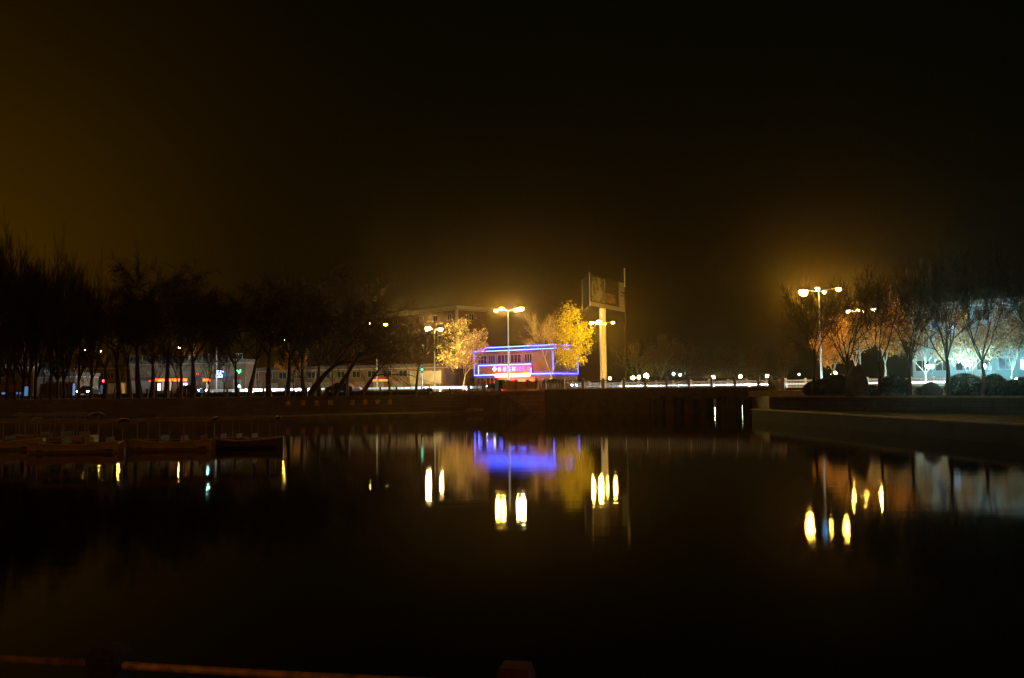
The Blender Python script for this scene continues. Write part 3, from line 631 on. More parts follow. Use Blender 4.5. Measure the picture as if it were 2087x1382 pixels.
# bluish light tubes on left shops
for k, (px, D, s_, h_, lb) in enumerate(((10, 149, 1.2, 0.9, 'dim blue lit window panel at the left edge'), (40, 149, 0.9, 0.9, 'dim blue lit window panel right of the board'), (52, 149, 1.0, 1.6, 'tall pale blue lit shop panel'), (151, 139, 1.4, 2.2, 'narrow blue-white light tube at the shop corner'), (207, 150, 0.5, 1.8, 'narrow blue light tube left of the orange building'))):
    p = G(px, D, 3.2); t_ = thing('light_panel', tuple(p), lb, 'light panel'); w_ = 1.5 if k < 3 else 0.35
    MB().box((p.x, p.y, p.z), (w_+0.1, 0.1, h_+0.1)).build('frame', DARKM, t_); MB().box((p.x, p.y-0.07, p.z), (w_, 0.05, h_)).build('tube', emit('blue_panel%d' % k, (0.25, 0.5, 1.0), s_*0.35), t_)
p = G(22, 95, 2.6); t_ = thing('notice_board', tuple(p), 'wide ochre notice board at the left edge in front of the trees', 'board')
MB().box((p.x-0.5, p.y, 3.25), (3.3, 0.12, 0.85)).build('panel', mat('ochre_board', (0.35, 0.2, 0.08), 0.7), t_)
for dx in (-1.8, 0.8): MB().box((p.x+dx, p.y+0.12, 2.7), (0.12, 0.12, 1.3)).build('leg', DARKM, t_)
# orange barrier box at 235,780
p = G(234, 120, 2.2); t_ = thing('ochre_kiosk', (p.x, p.y, 2.1), 'small ochre kiosk right of the car headlights', 'kiosk')
MB().box((p.x, p.y, 3.05), (2.1, 1.6, 1.9)).build('wall', mat('ochre_panel', (0.42, 0.24, 0.09), 0.7), t_); MB().box((p.x, p.y, 4.08), (2.4, 1.9, 0.14)).build('roof', DARKM, t_)
# traffic lights
def traffic(px, py, D, col, label, s_=8, r=0.14):
    c = at(px, py, D); t_ = thing('traffic_light', (c.x, c.y, 2.2), label, 'traffic light')
    MB().tube([(c.x, c.y, 2.2), (c.x, c.y, c.z-0.3)], 0.06).build('post', DARKM, t_); MB().box((c.x, c.y, c.z), (0.34, 0.22, 0.95)).build('housing', DARKM, t_)
    MB().ico((c.x, c.y-0.12, c.z), r, 2).build('lit_lens', emit('tl_%d' % px, col, s_), t_)
traffic(157.5, 777, 145, (1, 0.08, 0.06), 'traffic light showing red left of the car')
traffic(189, 776.5, 150, (0.05, 1, 0.4), 'traffic light showing green above the car', 5)
traffic(212, 776.5, 140, (1, 0.04, 0.1), 'traffic light showing red, largest of the left ones', 9, 0.22)
traffic(860, 753, 112, (0.05, 1.0, 0.35), 'traffic light showing green on a dark post in front of the hoarding', 5, 0.13)
# --- billboard
bb = thing('billboard', (17, 153, 2.2), 'tall three-sided billboard on a thick pale column', 'billboard')
Q0, Q1 = at(1200, 556, 147), at(1272, 577.5, 161); zt, zb_ = Q0.z, at(1200, 622.5, 147).z; QL = G(1186, 155, zt); QL = V3(at(1186, 560, 157), zt)
xq = V3(Q1-Q0, 0).normalized(); nq = xq.cross(Vector((0, 0, 1)))
m_ = MB().prism([(Q0.x, Q0.y), (Q1.x, Q1.y), (QL.x, QL.y)], zb_, zt); m_.build('frame_core', mat('black_sheet', (0.015, 0.013, 0.012), 0.9), bb)
c = V3((Q0+Q1)/2, (zt+zb_)/2)+nq*0.06; LQ = V3(Q1-Q0, 0).length; aq = math.atan2(xq.y, xq.x); HQ = zt-zb_
pm = bpy.data.materials.new('poster_picture'); pm.use_nodes = True; t = pm.node_tree; bs = t.nodes['Principled BSDF']
tcn = t.nodes.new('ShaderNodeTexCoord'); nn_ = t.nodes.new('ShaderNodeTexNoise'); nn_.inputs['Scale'].default_value = 0.55; nn_.inputs['Detail'].default_value = 4; nn_.inputs['Distortion'].default_value = 1.0
t.links.new(tcn.outputs['Object'], nn_.inputs['Vector']); rr = t.nodes.new('ShaderNodeValToRGB'); rr.color_ramp.elements[0].position = 0.42; rr.color_ramp.elements[1].position = 0.62
rr.color_ramp.elements[0].color = (0.03, 0.02, 0.015, 1); rr.color_ramp.elements[1].color = (0.22, 0.20, 0.19, 1); t.links.new(nn_.outputs['Fac'], rr.inputs[0]); t.links.new(rr.outputs[0], bs.inputs['Base Color'])
def bpanel(s0_, s1_, z0_, z1_, m, name, off=0.10):
    a_ = V3(Q0, 0)+xq*(LQ*(s0_+s1_)/2)+nq*off; return MB().box((a_.x, a_.y, zb_+HQ*(z0_+z1_)/2), (LQ*(s1_-s0_), 0.04, HQ*(z1_-z0_)), aq).build(name, m, bb)
PW_ = mat('poster_white', (0.20, 0.18, 0.17), 0.8, var=0.1)
bpanel(0.0, 0.81, 0.15, 1.0, mat('poster_dark', (0.03, 0.022, 0.018), 0.8), 'poster'); bpanel(0.05, 0.42, 0.16, 0.92, pm, 'poster_picture', 0.15); bpanel(0.4, 0.7, 0.2, 0.5, mat('poster_tan', (0.16, 0.09, 0.05), 0.8, scale=1.2, var=0.6), 'poster_picture', 0.15)
bpanel(0.0, 0.81, 0.0, 0.13, PW_, 'caption_band'); bpanel(0.82, 1.0, 0.0, 0.97, PW_, 'side_band')
for zz, ss in ((0.62, 0.5), (0.5, 0.35)): bpanel(0.91-ss*0.09, 0.91+ss*0.09, zz, zz+0.06, DARKM, 'emblem', 0.15)
for q_ in (Q0+nq*0.1, V3(QL, zt)): MB().tube([V3(q_, zb_-0.1), V3(q_, zt+0.1)], 0.06).build('edge_trim', STEEL, bb)
c = G(1230.5, 153, 2.2); MB().tube([(c.x, c.y, 2.2), (c.x, c.y, zb_)], 0.57, 20).build('column', mat('column_paint', (0.6, 0.54, 0.42), 0.6, var=0.1), bb, smooth=True)
c = G(1277, 150, 2.2); ct = at(1275, 547, 150); t_ = thing('mast', (c.x, c.y, 2.2), 'tall slim mast right of the billboard', 'mast')
MB().tube([(c.x, c.y, 2.2), (c.x, c.y, ct.z-4.6)], [0.10, 0.08], 8).build('pole', mat('black_sheet', (0.015, 0.013, 0.012), 0.9), t_); MB().tube([(c.x, c.y, ct.z-4.6), (c.x, c.y, ct.z-3.2)], 0.08, 8).build('pole', DARKM, t_); MB().tube([(c.x, c.y, ct.z-3.2), (c.x, c.y, ct.z)], [0.09, 0.14], 8).build('antenna', STEEL, t_); MB().box((c.x+0.2, c.y, ct.z-4.3), (1.1, 0.3, 0.25)).build('bracket', DARKM, t_)
# --- right building
RA, RB = G(1862, 124, 1.9), G(2170, 112, 1.9)
rbld, A6, x6, n6, L6 = house('office_block', 'pale blue-green block lit by cyan lanterns behind the right trees', 'building', RA, RB, 10, 1.9, 13.4, BLUEP, 3, 7, 1.9, 1.6, 0.5, z_first=2.6, storey=3.3)
p = G(1941, 116, 9.6); cs = thing('lit_sign', tuple(p), 'blue-white lit character high among the twigs on the right', 'sign')
MB().box((p.x, p.y+0.25, 10.0), (1.2, 0.1, 1.3)).build('board', DARKM, cs)
text_mb('器', (p.x-0.55, p.y+0.15, 9.55), (1, 0, 0), 1.15, 0.06).build('character', emit('blue_white', (0.35, 0.65, 1.0), 1.8), cs)
for px, py, lb in ((1907, 633, 'upper dim violet-blue lit window among the right twigs'), (1904, 664, 'lower dim violet-blue lit window among the right twigs')):
    p = at(px, py, 117); t_ = thing('lit_sign', tuple(p), lb, 'sign'); MB().box(tuple(p), (0.75, 0.1, 0.8)).build('frame', DARKM, t_); MB().box((p.x, p.y-0.08, p.z), (0.6, 0.05, 0.65)).build('light_panel', emit('dim_violet', (0.12, 0.10, 1.0), 0.12), t_)
# ================================================================ GUARD RAIL + ROAD CARS ADDED FOR LIGHT TRAILS
gr = thing('light_trail_rail', tuple(road(-20, 0)), 'long white rail added in place of headlight trails down the middle of the road', 'guard rail')  # added rail; its bright white band stands for headlight trails
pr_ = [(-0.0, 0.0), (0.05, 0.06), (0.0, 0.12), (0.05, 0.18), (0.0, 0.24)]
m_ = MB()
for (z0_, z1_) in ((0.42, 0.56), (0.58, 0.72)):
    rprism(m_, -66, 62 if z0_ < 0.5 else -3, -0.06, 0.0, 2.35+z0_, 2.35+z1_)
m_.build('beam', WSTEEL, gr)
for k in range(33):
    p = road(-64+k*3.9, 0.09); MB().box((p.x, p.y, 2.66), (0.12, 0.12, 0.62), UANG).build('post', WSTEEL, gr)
def car(col, label, u, v, facing, spot=True, z=2.302, proto=[None]):
    """facing +1: drives towards +U (right), -1: left"""
    root = thing('parked_car', (0, 0, 0), label, 'car', 'cars on the road')
    prof = [(-2.15, 0.35), (-2.2, 0.75), (-1.95, 0.95), (-1.35, 1.02), (-0.75, 1.42), (0.55, 1.45), (1.15, 1.0), (1.95, 0.88), (2.2, 0.65), (2.15, 0.35)]
    m_ = MB(); nP = len(prof); vs = []
    for s_, k in ((-1, 0), (1, 0)):
        for x, z_ in prof: vs.append((x, s_*(0.86 if z_ < 1.1 else 0.68), z_))
    fs = [tuple(range(nP)), tuple(reversed(range(nP, 2*nP)))]+[(i, nP+i, nP+(i+1) % nP, (i+1) % nP) for i in range(nP)]
    m_.add(vs, fs); b_ = m_.build('body', mat('car_paint_'+col[0], col[1], 0.35, 0.2, var=0.03, spec=0.5), root)
    w_ = MB()
    for s_ in (-1, 1): w_.add([(-1.2, s_*0.80, 1.04), (0.95, s_*0.80, 1.04), (0.48, s_*0.70, 1.39), (-0.7, s_*0.70, 1.39)], [(0, 1, 2, 3)])
    w_.add([(1.08, -0.66, 1.07), (1.08, 0.66, 1.07), (0.6, 0.6, 1.44), (0.6, -0.6, 1.44)], [(0, 1, 2, 3)]); w_.build('window', GLASS, root)
    for x in (-1.35, 1.35):
        for s_ in (-1, 1):
            wh = MB().tube([(x, s_*0.72, 0.32), (x, s_*0.9, 0.32)], 0.32, 14).build('wheel', DARKM, root); MB().tube([(x, s_*0.9, 0.32), (x, s_*0.915, 0.32)], 0.18, 10).build('rim', STEEL, wh)
    for s_ in (-1, 1):
        MB().ico((2.12, s_*0.68, 0.68), 0.14, 2, sc=(1, 1.2, 0.75)).build('headlight', emit('headlight_glow', (0.85, 0.95, 1.0), 60), root)
        MB().box((-2.17, s_*0.68, 0.78), (0.08, 0.3, 0.14)).build('tail_light', emit('tail_glow', (1, 0.05, 0.02), 1.2), root)
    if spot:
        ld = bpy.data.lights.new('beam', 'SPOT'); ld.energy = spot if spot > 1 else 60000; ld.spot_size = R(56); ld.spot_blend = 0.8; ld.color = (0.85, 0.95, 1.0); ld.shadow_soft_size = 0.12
        lo = bpy.data.objects.new('rail_wash_beam', ld); COL.objects.link(lo); lo.parent = root; lo.location = (2.35, 0, 0.68)
        # added beam aimed ahead, slightly across to brighten the guard rail
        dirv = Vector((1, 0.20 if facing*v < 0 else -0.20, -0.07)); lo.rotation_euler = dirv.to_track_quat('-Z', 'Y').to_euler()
    p = road(u, v, z); root.location = p; root.rotation_euler = (0, 0, UANG if facing > 0 else UANG+math.pi)
    return root
BK, GY, WT, RDc, BL = ('black', (0.015, 0.015, 0.017)), ('grey', (0.10, 0.10, 0.11)), ('white', (0.5, 0.5, 0.5)), ('red', (0.12, 0.02, 0.02)), ('blue', (0.02, 0.03, 0.08))
for a in ((BL, 'added dark car lighting the rail left of the red shop sign', -61, -3.2, 1), (BK, 'added dark car lighting the rail behind the leaning willow trunks', -34, -3.2, -1), (BL, 'added dark blue car lighting the rail behind the stone gate posts', -10, -3.2, -1),
          (GY, 'added grey car lighting the rail behind the solid panels at the left end of the bridge', -3.4, -3.2, 1), (BK, 'added dark car lighting the rail behind the bushes at the right end of the bridge', 27, -3.2, -1), (BK, 'added dark car lighting the rail on the far right behind the widest clipped bush', 45, -3.2, -1)):
    car(*a)  # road cars added so their beams whiten the rail
p = G(181, 125, 2.15); c_ = car(BK, 'car facing the water with two bright headlights among the park trees', 0, 0, 1, spot=False); c_.location = (p.x, p.y, 2.3); c_.rotation_euler = (0, 0, R(-86)); c_['group'] = 'cars in the park'
# ================================================================ TREES
def rot_about(v, axis, a): return Matrix.Rotation(a, 3, axis) @ v
def perp(v, rn):
    a = Vector((rn.gauss(0, 1), rn.gauss(0, 1), rn.gauss(0, 1))); a = a-v*(a.dot(v)); return a.normalized() if a.length > 1e-4 else Vector((1, 0, 0))
def gen_tree(seed, H, style, lean=0.0, r0_=None, twn=3500, split=0.25, spread=1.0, leaf=None, leafn=0, leafbox=None):
    rn = random.Random(seed); limb = MB(); tips = []; r_base = r0_ or H*0.024
    def branch(p, d, L, r, lvl, maxl):
        n = 5 if lvl < 2 else 4; pts = [p.copy()]; rad = [r]; q = p.copy(); dd = d.copy()
        for i in range(n):
            dd = (dd+perp(dd, rn)*((0.03 if style == 'poplar' and lvl == 0 else 0.10)+0.05*lvl)).normalized()
            if style == 'willow' and lvl >= 1: dd = (dd+Vector((dd.x*0.10, dd.y*0.10, -0.05*lvl))).normalized()
            elif style == 'poplar': dd = (dd+Vector((0, 0, 0.22))).normalized()
            elif style in ('vase', 'plane'): dd = (dd+Vector((0, 0, 0.06))).normalized()
            q = q+dd*(L/n); pts.append(q.copy()); rad.append(max(r*(1-0.62*(i+1)/n), 0.008))
        limb.tube(pts, rad, 7 if lvl == 0 else (5 if lvl < 3 else 3), cap=False)
        if lvl >= maxl: tips.append((pts, r)); return
        if lvl >= 2: tips.append((pts[2:], r))
        k = {0: rn.randint(4, 6) if style != 'poplar' else 13, 1: rn.randint(4, 5), 2: rn.randint(4, 5)}.get(lvl, 3)
        az = rn.uniform(0, 6.28)
        for j in range(k):
            f = 1.0 if (lvl == 0 and style in ('vase', 'plane', 'willow')) else rn.uniform(0.3, 1.0)
            if lvl == 0 and j > 3: f = rn.uniform(0.8, 1)
            if style == 'poplar' and lvl == 0: f = rn.uniform(0.15, 0.9)
            idx = min(n, max(1, int(round(f*n)))); bp_ = pts[idx]; dloc = (pts[idx]-pts[idx-1]).normalized()
            ax = perp(dloc, rn) if lvl else rot_about(Vector((1, 0, 0)), Vector((0, 0, 1)), az+j*2*math.pi/k+rn.uniform(-0.4, 0.4))
            sp = {'vase': (0.35, 0.75), 'plane': (0.35, 0.8), 'willow': (0.35, 1.0), 'poplar': (0.3, 0.7)}[style]
            a = rn.uniform(*sp)*spread*(1.0 if lvl else 0.9)
            nd = rot_about(dloc if lvl else (dloc*0.6+Vector((0, 0, 0.4))).normalized(), ax, a).normalized()
            branch(bp_, nd, L_of(lvl+1, rn)*(1.15-0.35*f if lvl else 1), rad[idx]*rn.uniform(0.55, 0.75), lvl+1, maxl)
        if lvl: 
            branch(pts[-1], dd, L_of(lvl+1, rn)*0.9, rad[-1]*0.9, lvl+1, maxl)
    def L_of(l, rn):
        base = {'vase': (split, 0.34, 0.26, 0.17), 'plane': (split, 0.34, 0.26, 0.17), 'willow': (split, 0.40, 0.26, 0.16), 'poplar': (0.93, 0.34, 0.20, 0.13)}[style]
        return H*base[min(l, 3)]*rn.uniform(0.8, 1.15)
    d0 = Vector((lean, rn.uniform(-0.1, 0.1), 1)).normalized()
    branch(Vector((0, 0, -0.1)), d0, L_of(0, rn) if style != 'poplar' else H*0.9, r_base, 0, 3)
    tw = MB(); vs = []; fs = []
    for _ in range(twn):
        pts, r = rn.choice(tips); i = rn.randrange(len(pts)-1); p = pts[i].lerp(pts[i+1], rn.random())
        if (style == 'willow' and p.z < H*0.40*rn.uniform(0.85, 1.1)) or (style == 'poplar' and p.z < H*0.25): continue
        d = (pts[i+1]-pts[i]).normalized()
        if style == 'willow': d = (d*0.5+perp(d, rn)*0.5).normalized(); g = -0.45; l = rn.uniform(0.4, 1.1)*H/11
        elif style == 'poplar': d = (d*0.6+Vector((0, 0, 0.7))+perp(d, rn)*0.3).normalized(); g = 0.3; l = rn.uniform(0.7, 1.9)
        else: d = (d+perp(d, rn)*0.7).normalized(); g = 0.12; l = rn.uniform(0.3, 0.9)*H/9
        w_ = rn.uniform(0.006, 0.014)*(0.8 if style in ('vase', 'plane') else 1.1); s_ = perp(d, rn)*w_; q1 = p+d*l*0.5; d2 = (d+Vector((0, 0, g))).normalized(); q2 = q1+d2*l*0.5
        k = len(vs); vs += [tuple(p-s_), tuple(p+s_), tuple(q1+s_*0.8), tuple(q1-s_*0.8), tuple(q2)]; fs += [(k, k+1, k+2, k+3), (k+3, k+2, k+4)]
    tw.v = vs; tw.f = fs
    lf = None
    if leafn:
        lf = MB(); vs = []; fs = []; cnt = 0; tries = 0; blobs = None
        if leafbox:
            c_, rr_ = leafbox; blobs = []
            while len(blobs) < 55:
                d = Vector((rn.gauss(0, 1), rn.gauss(0, 1), rn.gauss(0, 1))).normalized()*rn.uniform(0.35, 0.95)**0.5
                blobs.append((Vector((c_[0]+d.x*rr_[0], c_[1]+d.y*rr_[1], c_[2]+d.z*rr_[2])), rn.uniform(0.2, 0.62)))
        while cnt < leafn and tries < leafn*8:
            tries += 1
            pts, r = rn.choice(tips); i = rn.randrange(len(pts)-1); p = pts[i].lerp(pts[i+1], rn.random())
            p = p+Vector((rn.gauss(0, 0.28), rn.gauss(0, 0.28), rn.gauss(0, 0.28)))
            if blobs:
                bc, bs_ = rn.choice(blobs); p = bc+Vector((rn.gauss(0, bs_), rn.gauss(0, bs_), rn.gauss(0, bs_*0.8)))
            cnt += 1; a = perp(Vector((0, 0, 1)), rn); a = (a+Vector((0, 0, rn.uniform(-0.6, 0.6)))).normalized(); b2 = perp(a, rn); sz = rn.uniform(0.06, 0.15)
            k = len(vs); vs += [tuple(p-a*sz), tuple(p-b2*sz*0.8+a*0.2*sz), tuple(p+a*sz*1.1), tuple(p+b2*sz*0.8+a*0.2*sz)]; fs.append((k, k+1, k+2, k+3))
        lf.v = vs; lf.f = fs
    return limb, tw, lf
def mesh_of(mb, name, m, smooth=False):
    me = bpy.data.meshes.new(name); me.from_pydata(mb.v, [], mb.f); me.materials.append(m)
    if smooth: me.polygons.foreach_set('use_smooth', [True]*len(me.polygons))
    me.update(); return me
VAR = {}
def variant(key, *a, bark=BARK, twig=TWIG, leafm=YLEAF, **k):
    l, t_, lf = gen_tree(*a, **k); zs = sorted(q[2] for q in t_.v); VAR[key] = (mesh_of(l, 'trunk', bark, True), mesh_of(t_, 'twigs', twig), mesh_of(lf, 'leaves', leafm) if lf else None, zs[int(len(zs)*0.985)], a[1])
def tree(key, px, D, z0, H, label, rot=None, group=None, name='bare_tree', loc=None):
    me = VAR[key]; p = loc or G(px, D, z0); s_ = H/me[3]
    t_ = thing(name, (p.x, p.y, z0), label, 'tree', group); sx_ = min(s_, H/me[4]*1.05)*(1.0 if key[:2] in ('wi', 'le') else 1.0); t_.scale = (sx_, sx_, s_); t_.rotation_euler = (0, 0, rng.uniform(0, 6.28) if rot is None else rot)
    for nm, m in (('trunk', me[0]), ('crown', me[1]), ('leaves', me[2])):
        if m is None: continue
        o = bpy.data.objects.new(nm, m); COL.objects.link(o); o.parent = t_
    return t_
for i in range(3): variant('vase%d' % i, 100+i, 8.0, 'vase', twn=2200, split=0.24, r0_=0.17)
for i in range(4): variant('will%d' % i, 200+i, 12.0, 'willow', twn=9000, split=0.24, r0_=0.30)
for i in range(3): variant('leanw%d' % i, 230+i, 12.0, 'willow', lean=0.75, twn=3600, split=0.30, r0_=0.30)
for i in range(3): variant('pop%d' % i, 300+i, 15.5, 'poplar', twn=4200, r0_=0.22)
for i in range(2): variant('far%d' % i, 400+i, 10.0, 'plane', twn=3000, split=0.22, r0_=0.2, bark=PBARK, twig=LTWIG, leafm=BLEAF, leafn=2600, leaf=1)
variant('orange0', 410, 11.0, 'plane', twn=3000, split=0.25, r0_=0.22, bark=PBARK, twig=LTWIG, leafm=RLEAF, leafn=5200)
gA, gB, gC, gD = 'tall bare poplars at the left edge', 'bare willows on the left bank', 'young bare trees on the left bank', 'bare trees on the right terrace'
for k, (px, D, H, lb) in enumerate(((-25, 86, 15.6, 'tall bare poplar cut by the left edge of the view'), (14, 88, 16.4, 'tallest bare poplar near the left edge'), (45, 95, 15.0, 'slim bare poplar behind the ochre board'), (72, 92, 14.5, 'bare poplar above the dark shop sign, left of its characters'), (103, 90, 15.4, 'tall bare poplar above the two grey characters'), (132, 97, 15.0, 'bare poplar above the narrow blue-white tube'), (160, 92, 13.6, 'bare poplar just left of the small distant lamps'), (186, 99, 14.2, 'rightmost bare poplar of the tall row'), (0, 97, 15.4, 'bare poplar behind the left edge of the ochre board'), (30, 102, 15.8, 'bare poplar rising behind the young tree of the ochre board'), (60, 104, 14.8, 'bare poplar behind the right end of the ochre board'), (118, 104, 15.4, 'bare poplar right of the two grey characters'))):
    tree('pop%d' % (k % 3), px, D, 2.05, H, lb, group=gA)
for k, (v, px, D, H, rot, lb) in enumerate((('will0', 212, 92, 11.0, None, 'dark willow right of the poplar row'), ('will1', 243, 96, 12.4, None, 'dark round willow second right of the poplar row'), ('will2', 284, 93, 13.6, None, 'tall dark willow left of the long red sign'), ('will3', 338, 97, 13.9, None, 'tall dark willow above the long red sign'), ('will0', 366, 101, 12.0, 2.2, 'dark willow behind the orange street lamp'), ('will1', 392, 90, 11.6, 0.4, 'willow with a thick trunk between two red signs'),
        ('will2', 484, 100, 9.8, 1.0, 'dark willow just left of the green sign'), ('will3', 508, 97, 12.6, 2.6, 'dark willow right of the green sign'), ('will1', 548, 91.5, 13.2, 3.3, 'big willow with the thickest trunk and a low fork'), ('will2', 585, 97, 12.2, 4.0, 'straight dark willow under the small distant lamp'), ('will0', 652, 101, 12.2, 5.0, 'upright dark willow behind the leaning ones'), ('will2', 620, 104, 13.4, 0.3, 'dense willow behind the first leaning willow'), ('will0', 310, 103, 13.2, 3.6, 'dense willow behind the left end of the long red sign'), ('will1', 265, 104, 12.4, 5.1, 'dense willow behind the ochre kiosk'), ('will3', 706, 102, 11.2, 1.4, 'upright willow between two leaning willows'))):
    tree(v, px, D, 2.05, H, lb, rot, gB)
for v, px, D, H, lb in (('leanw0', 628, 91.3, 12.0, 'leaning willow above the first warning characters'), ('leanw1', 680, 92.5, 11.4, 'leaning willow above the middle of the warning text'), ('leanw2', 733, 93.6, 10.2, 'rightmost leaning willow, beside the green traffic light')):
    tree(v, px, D, 2.05, H, lb, 0.0, gB, 'leaning_tree')
for k, (px, D, H, lb) in enumerate(((30, 90, 5.4, 'young bare tree behind the ochre board'), (84, 92, 5.8, 'young bare tree below the dark shop sign'), (146, 93, 5.6, 'young bare tree left of the car headlights'), (183, 95, 5.8, 'young bare tree between the two car headlights'), (231, 97, 6.0, 'young bare tree in front of the ochre kiosk'), (318, 95, 6.2, 'young bare tree at the left end of the red sign'), (352, 97, 6.4, 'young bare tree in front of the long red sign, left of centre'), (364, 92, 6.4, 'young bare tree in front of the right part of the red sign'), (425, 96, 6.2, 'young bare tree in front of the short red-orange sign'), (456, 97, 5.8, 'young bare tree right of the blue neon sign'), (600, 98, 6.4, 'young bare tree beside the straight willow'), (616, 97, 5.8, 'young bare tree left of the first leaning willow'), (676, 99, 6.0, 'young bare tree between leaning willows'), (795, 97, 7.2, 'young bare tree above the last warning character'))):
    tree('vase%d' % (k % 3), px, D, 2.05, H, lb, None, gC)
variant('slim', 260, 9.0, 'willow', lean=0.3, twn=3000, split=0.34, spread=0.55, r0_=0.2)
tree('slim', 845, 97.6, 2.05, 8.2, 'small bent willow right of the last warning character, beside the green traffic light', 0.25, gB, 'leaning_tree')
for k, (px, D, H, lb) in enumerate(((1659, 64, 8.0, 'leftmost bare tree on the right terrace, below the brightest lamp'), (1728, 62, 8.2, 'bare tree just left of the big boulder'), (1796, 60, 8.4, 'bare tree between boulder and round bush, in front of the orange glow'), (1853, 58, 8.4, 'bare tree left of the bluish rock'), (1932, 56, 8.6, 'bare tree in front of the brightest cyan light'), (2001, 54, 8.4, 'bare tree right of the single cyan-white lantern'), (2100, 52, 8.8, 'bare tree leaning in from the right edge'))):
    tree('vase%d' % ((k+1) % 3), px, D, 1.78, H, lb, None, gD)
gE = 'orange-lit plane trees beyond the right terrace'
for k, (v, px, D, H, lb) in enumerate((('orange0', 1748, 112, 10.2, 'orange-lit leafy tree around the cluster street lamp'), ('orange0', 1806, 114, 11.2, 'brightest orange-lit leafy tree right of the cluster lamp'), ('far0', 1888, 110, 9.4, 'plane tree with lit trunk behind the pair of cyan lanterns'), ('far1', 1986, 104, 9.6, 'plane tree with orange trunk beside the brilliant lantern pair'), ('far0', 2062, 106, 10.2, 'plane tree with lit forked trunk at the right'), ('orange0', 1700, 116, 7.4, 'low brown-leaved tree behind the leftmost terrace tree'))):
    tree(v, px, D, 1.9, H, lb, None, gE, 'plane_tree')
tree('orange0', 594, 171, 2.3, 8.0, 'leafy tree lit orange under the small distant lamp, behind the straight willow', 1.0, None, 'plane_tree')
tree('orange0', 372, 167, 2.3, 9.0, 'leafy tree lit orange below the orange lamp above the long red sign', 2.5, None, 'plane_tree')
gF = 'hazy trees on the far bank'
for k, (px, D, H, lb) in enumerate(((1300, 215, 12, 'hazy far tree behind the three globe lanterns'), (1345, 225, 14, 'hazy far tree left of the cyan lantern'), (1392, 235, 13, 'hazy far tree right of the cyan lantern'), (1440, 240, 11, 'hazy far tree left of the pale lantern'), (1490, 245, 12, 'hazy far tree behind the pale lantern'), (1545, 240, 11, 'hazy far tree above the bridge end'), (1600, 230, 12, 'hazy far tree behind the lit far balustrade'))):
    tree('far%d' % (k % 2), px, D, 2.05, H, lb, None, gF, 'far_tree')
# two yellow plane trees at the neon building
variant('tan', 501, 10.0, 'plane', twn=1500, split=0.24, spread=1.0, r0_=0.2, bark=PBARK, twig=LTWIG, leafm=OLEAF, leafn=7000, leafbox=((-0.1, 0, 6.0), (3.7, 3.2, 3.4)))
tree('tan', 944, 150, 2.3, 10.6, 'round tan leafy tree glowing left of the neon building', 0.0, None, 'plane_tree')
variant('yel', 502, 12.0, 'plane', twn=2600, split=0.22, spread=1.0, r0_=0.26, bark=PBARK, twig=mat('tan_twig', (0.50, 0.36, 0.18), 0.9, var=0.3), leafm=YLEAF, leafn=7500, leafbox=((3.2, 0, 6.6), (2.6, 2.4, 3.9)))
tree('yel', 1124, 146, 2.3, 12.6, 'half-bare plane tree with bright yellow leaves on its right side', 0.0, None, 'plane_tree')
# ================================================================ BUSHES, ROCKS
def bush(px, D, z0, rx, h, label, seed, m=BUSHM, dens=2600, name='round_bush'):
    p = G(px, D, z0); rn = random.Random(seed); t_ = thing(name, (p.x, p.y, z0), label, 'bush', 'clipped bushes on the right terrace')
    MB().ico((p.x, p.y, z0+h*0.36), 1.0, 3, seed, 0.05, (rx*0.86, rx*0.8, h*0.5), flat=False).build('dense_core', m, t_, smooth=True)
    mb = MB(); vs = []; fs = []
    for _ in range(dens):
        d = Vector((rn.gauss(0, 1), rn.gauss(0, 1), abs(rn.gauss(0, 1))-0.25)).normalized(); k = rn.uniform(0.86, 1.05)
        q = Vector((p.x+d.x*rx*k, p.y+d.y*rx*0.9*k, max(z0+0.03, z0+h*0.36+d.z*h*0.62*k))); a = perp(d, rn)*0.055; b2 = d*0.07+perp(d, rn)*0.04
        i = len(vs); vs += [tuple(q-a), tuple(q+b2), tuple(q+a), tuple(q-b2)]; fs.append((i, i+1, i+2, i+3))
    mb.v = vs; mb.f = fs; mb.build('foliage', m, t_)
bush(1666, 66, 1.78, 1.0, 1.15, 'low clipped bush at the foot of the leftmost terrace tree', 1)
bush(1706, 63, 1.78, 0.85, 1.5, 'round clipped bush left of the big boulder', 2)
bush(1822, 60, 1.78, 0.95, 1.45, 'round clipped bush right of the big boulder', 3)
bush(1966, 56, 1.78, 1.1, 1.42, 'widest clipped bush in front of the brilliant lanterns', 4)
bush(2028, 55, 1.78, 0.7, 1.35, 'clipped bush right of the last dark trunk', 5)
bush(2075, 54, 1.78, 1.0, 1.0, 'low dark bush at the right edge', 6)
bush(1775, 66, 1.78, 0.8, 0.75, 'low hedge clump behind the boulder tree', 7)
bush(1893, 64, 1.78, 0.9, 0.65, 'low hedge clump behind the bluish rock', 8)
def rock(px, D, z0, r, sc, label, seed, m=ROCK): 
    p = G(px, D, z0); o = MB().ico((p.x, p.y, z0+r*sc[2]*0.25), r, 4, seed, 0.09, sc, flat=True).build('boulder', m, loc=(p.x, p.y, z0)); tag(o, label, 'boulder', 'boulders on the right terrace')
rock(1747, 61, 1.78, 0.74, (1.0, 0.8, 2.3), 'tall dark boulder like a standing stone on the right terrace', 3)
rock(1898, 59, 1.85, 0.62, (1, 0.8, 1.15), 'bluish rock between two right terrace trees', 5, BROCK)
rock(2066, 57, 1.85, 0.6, (1.0, 0.8, 1.1), 'rounded violet-blue rock near the right edge', 8, BROCK)
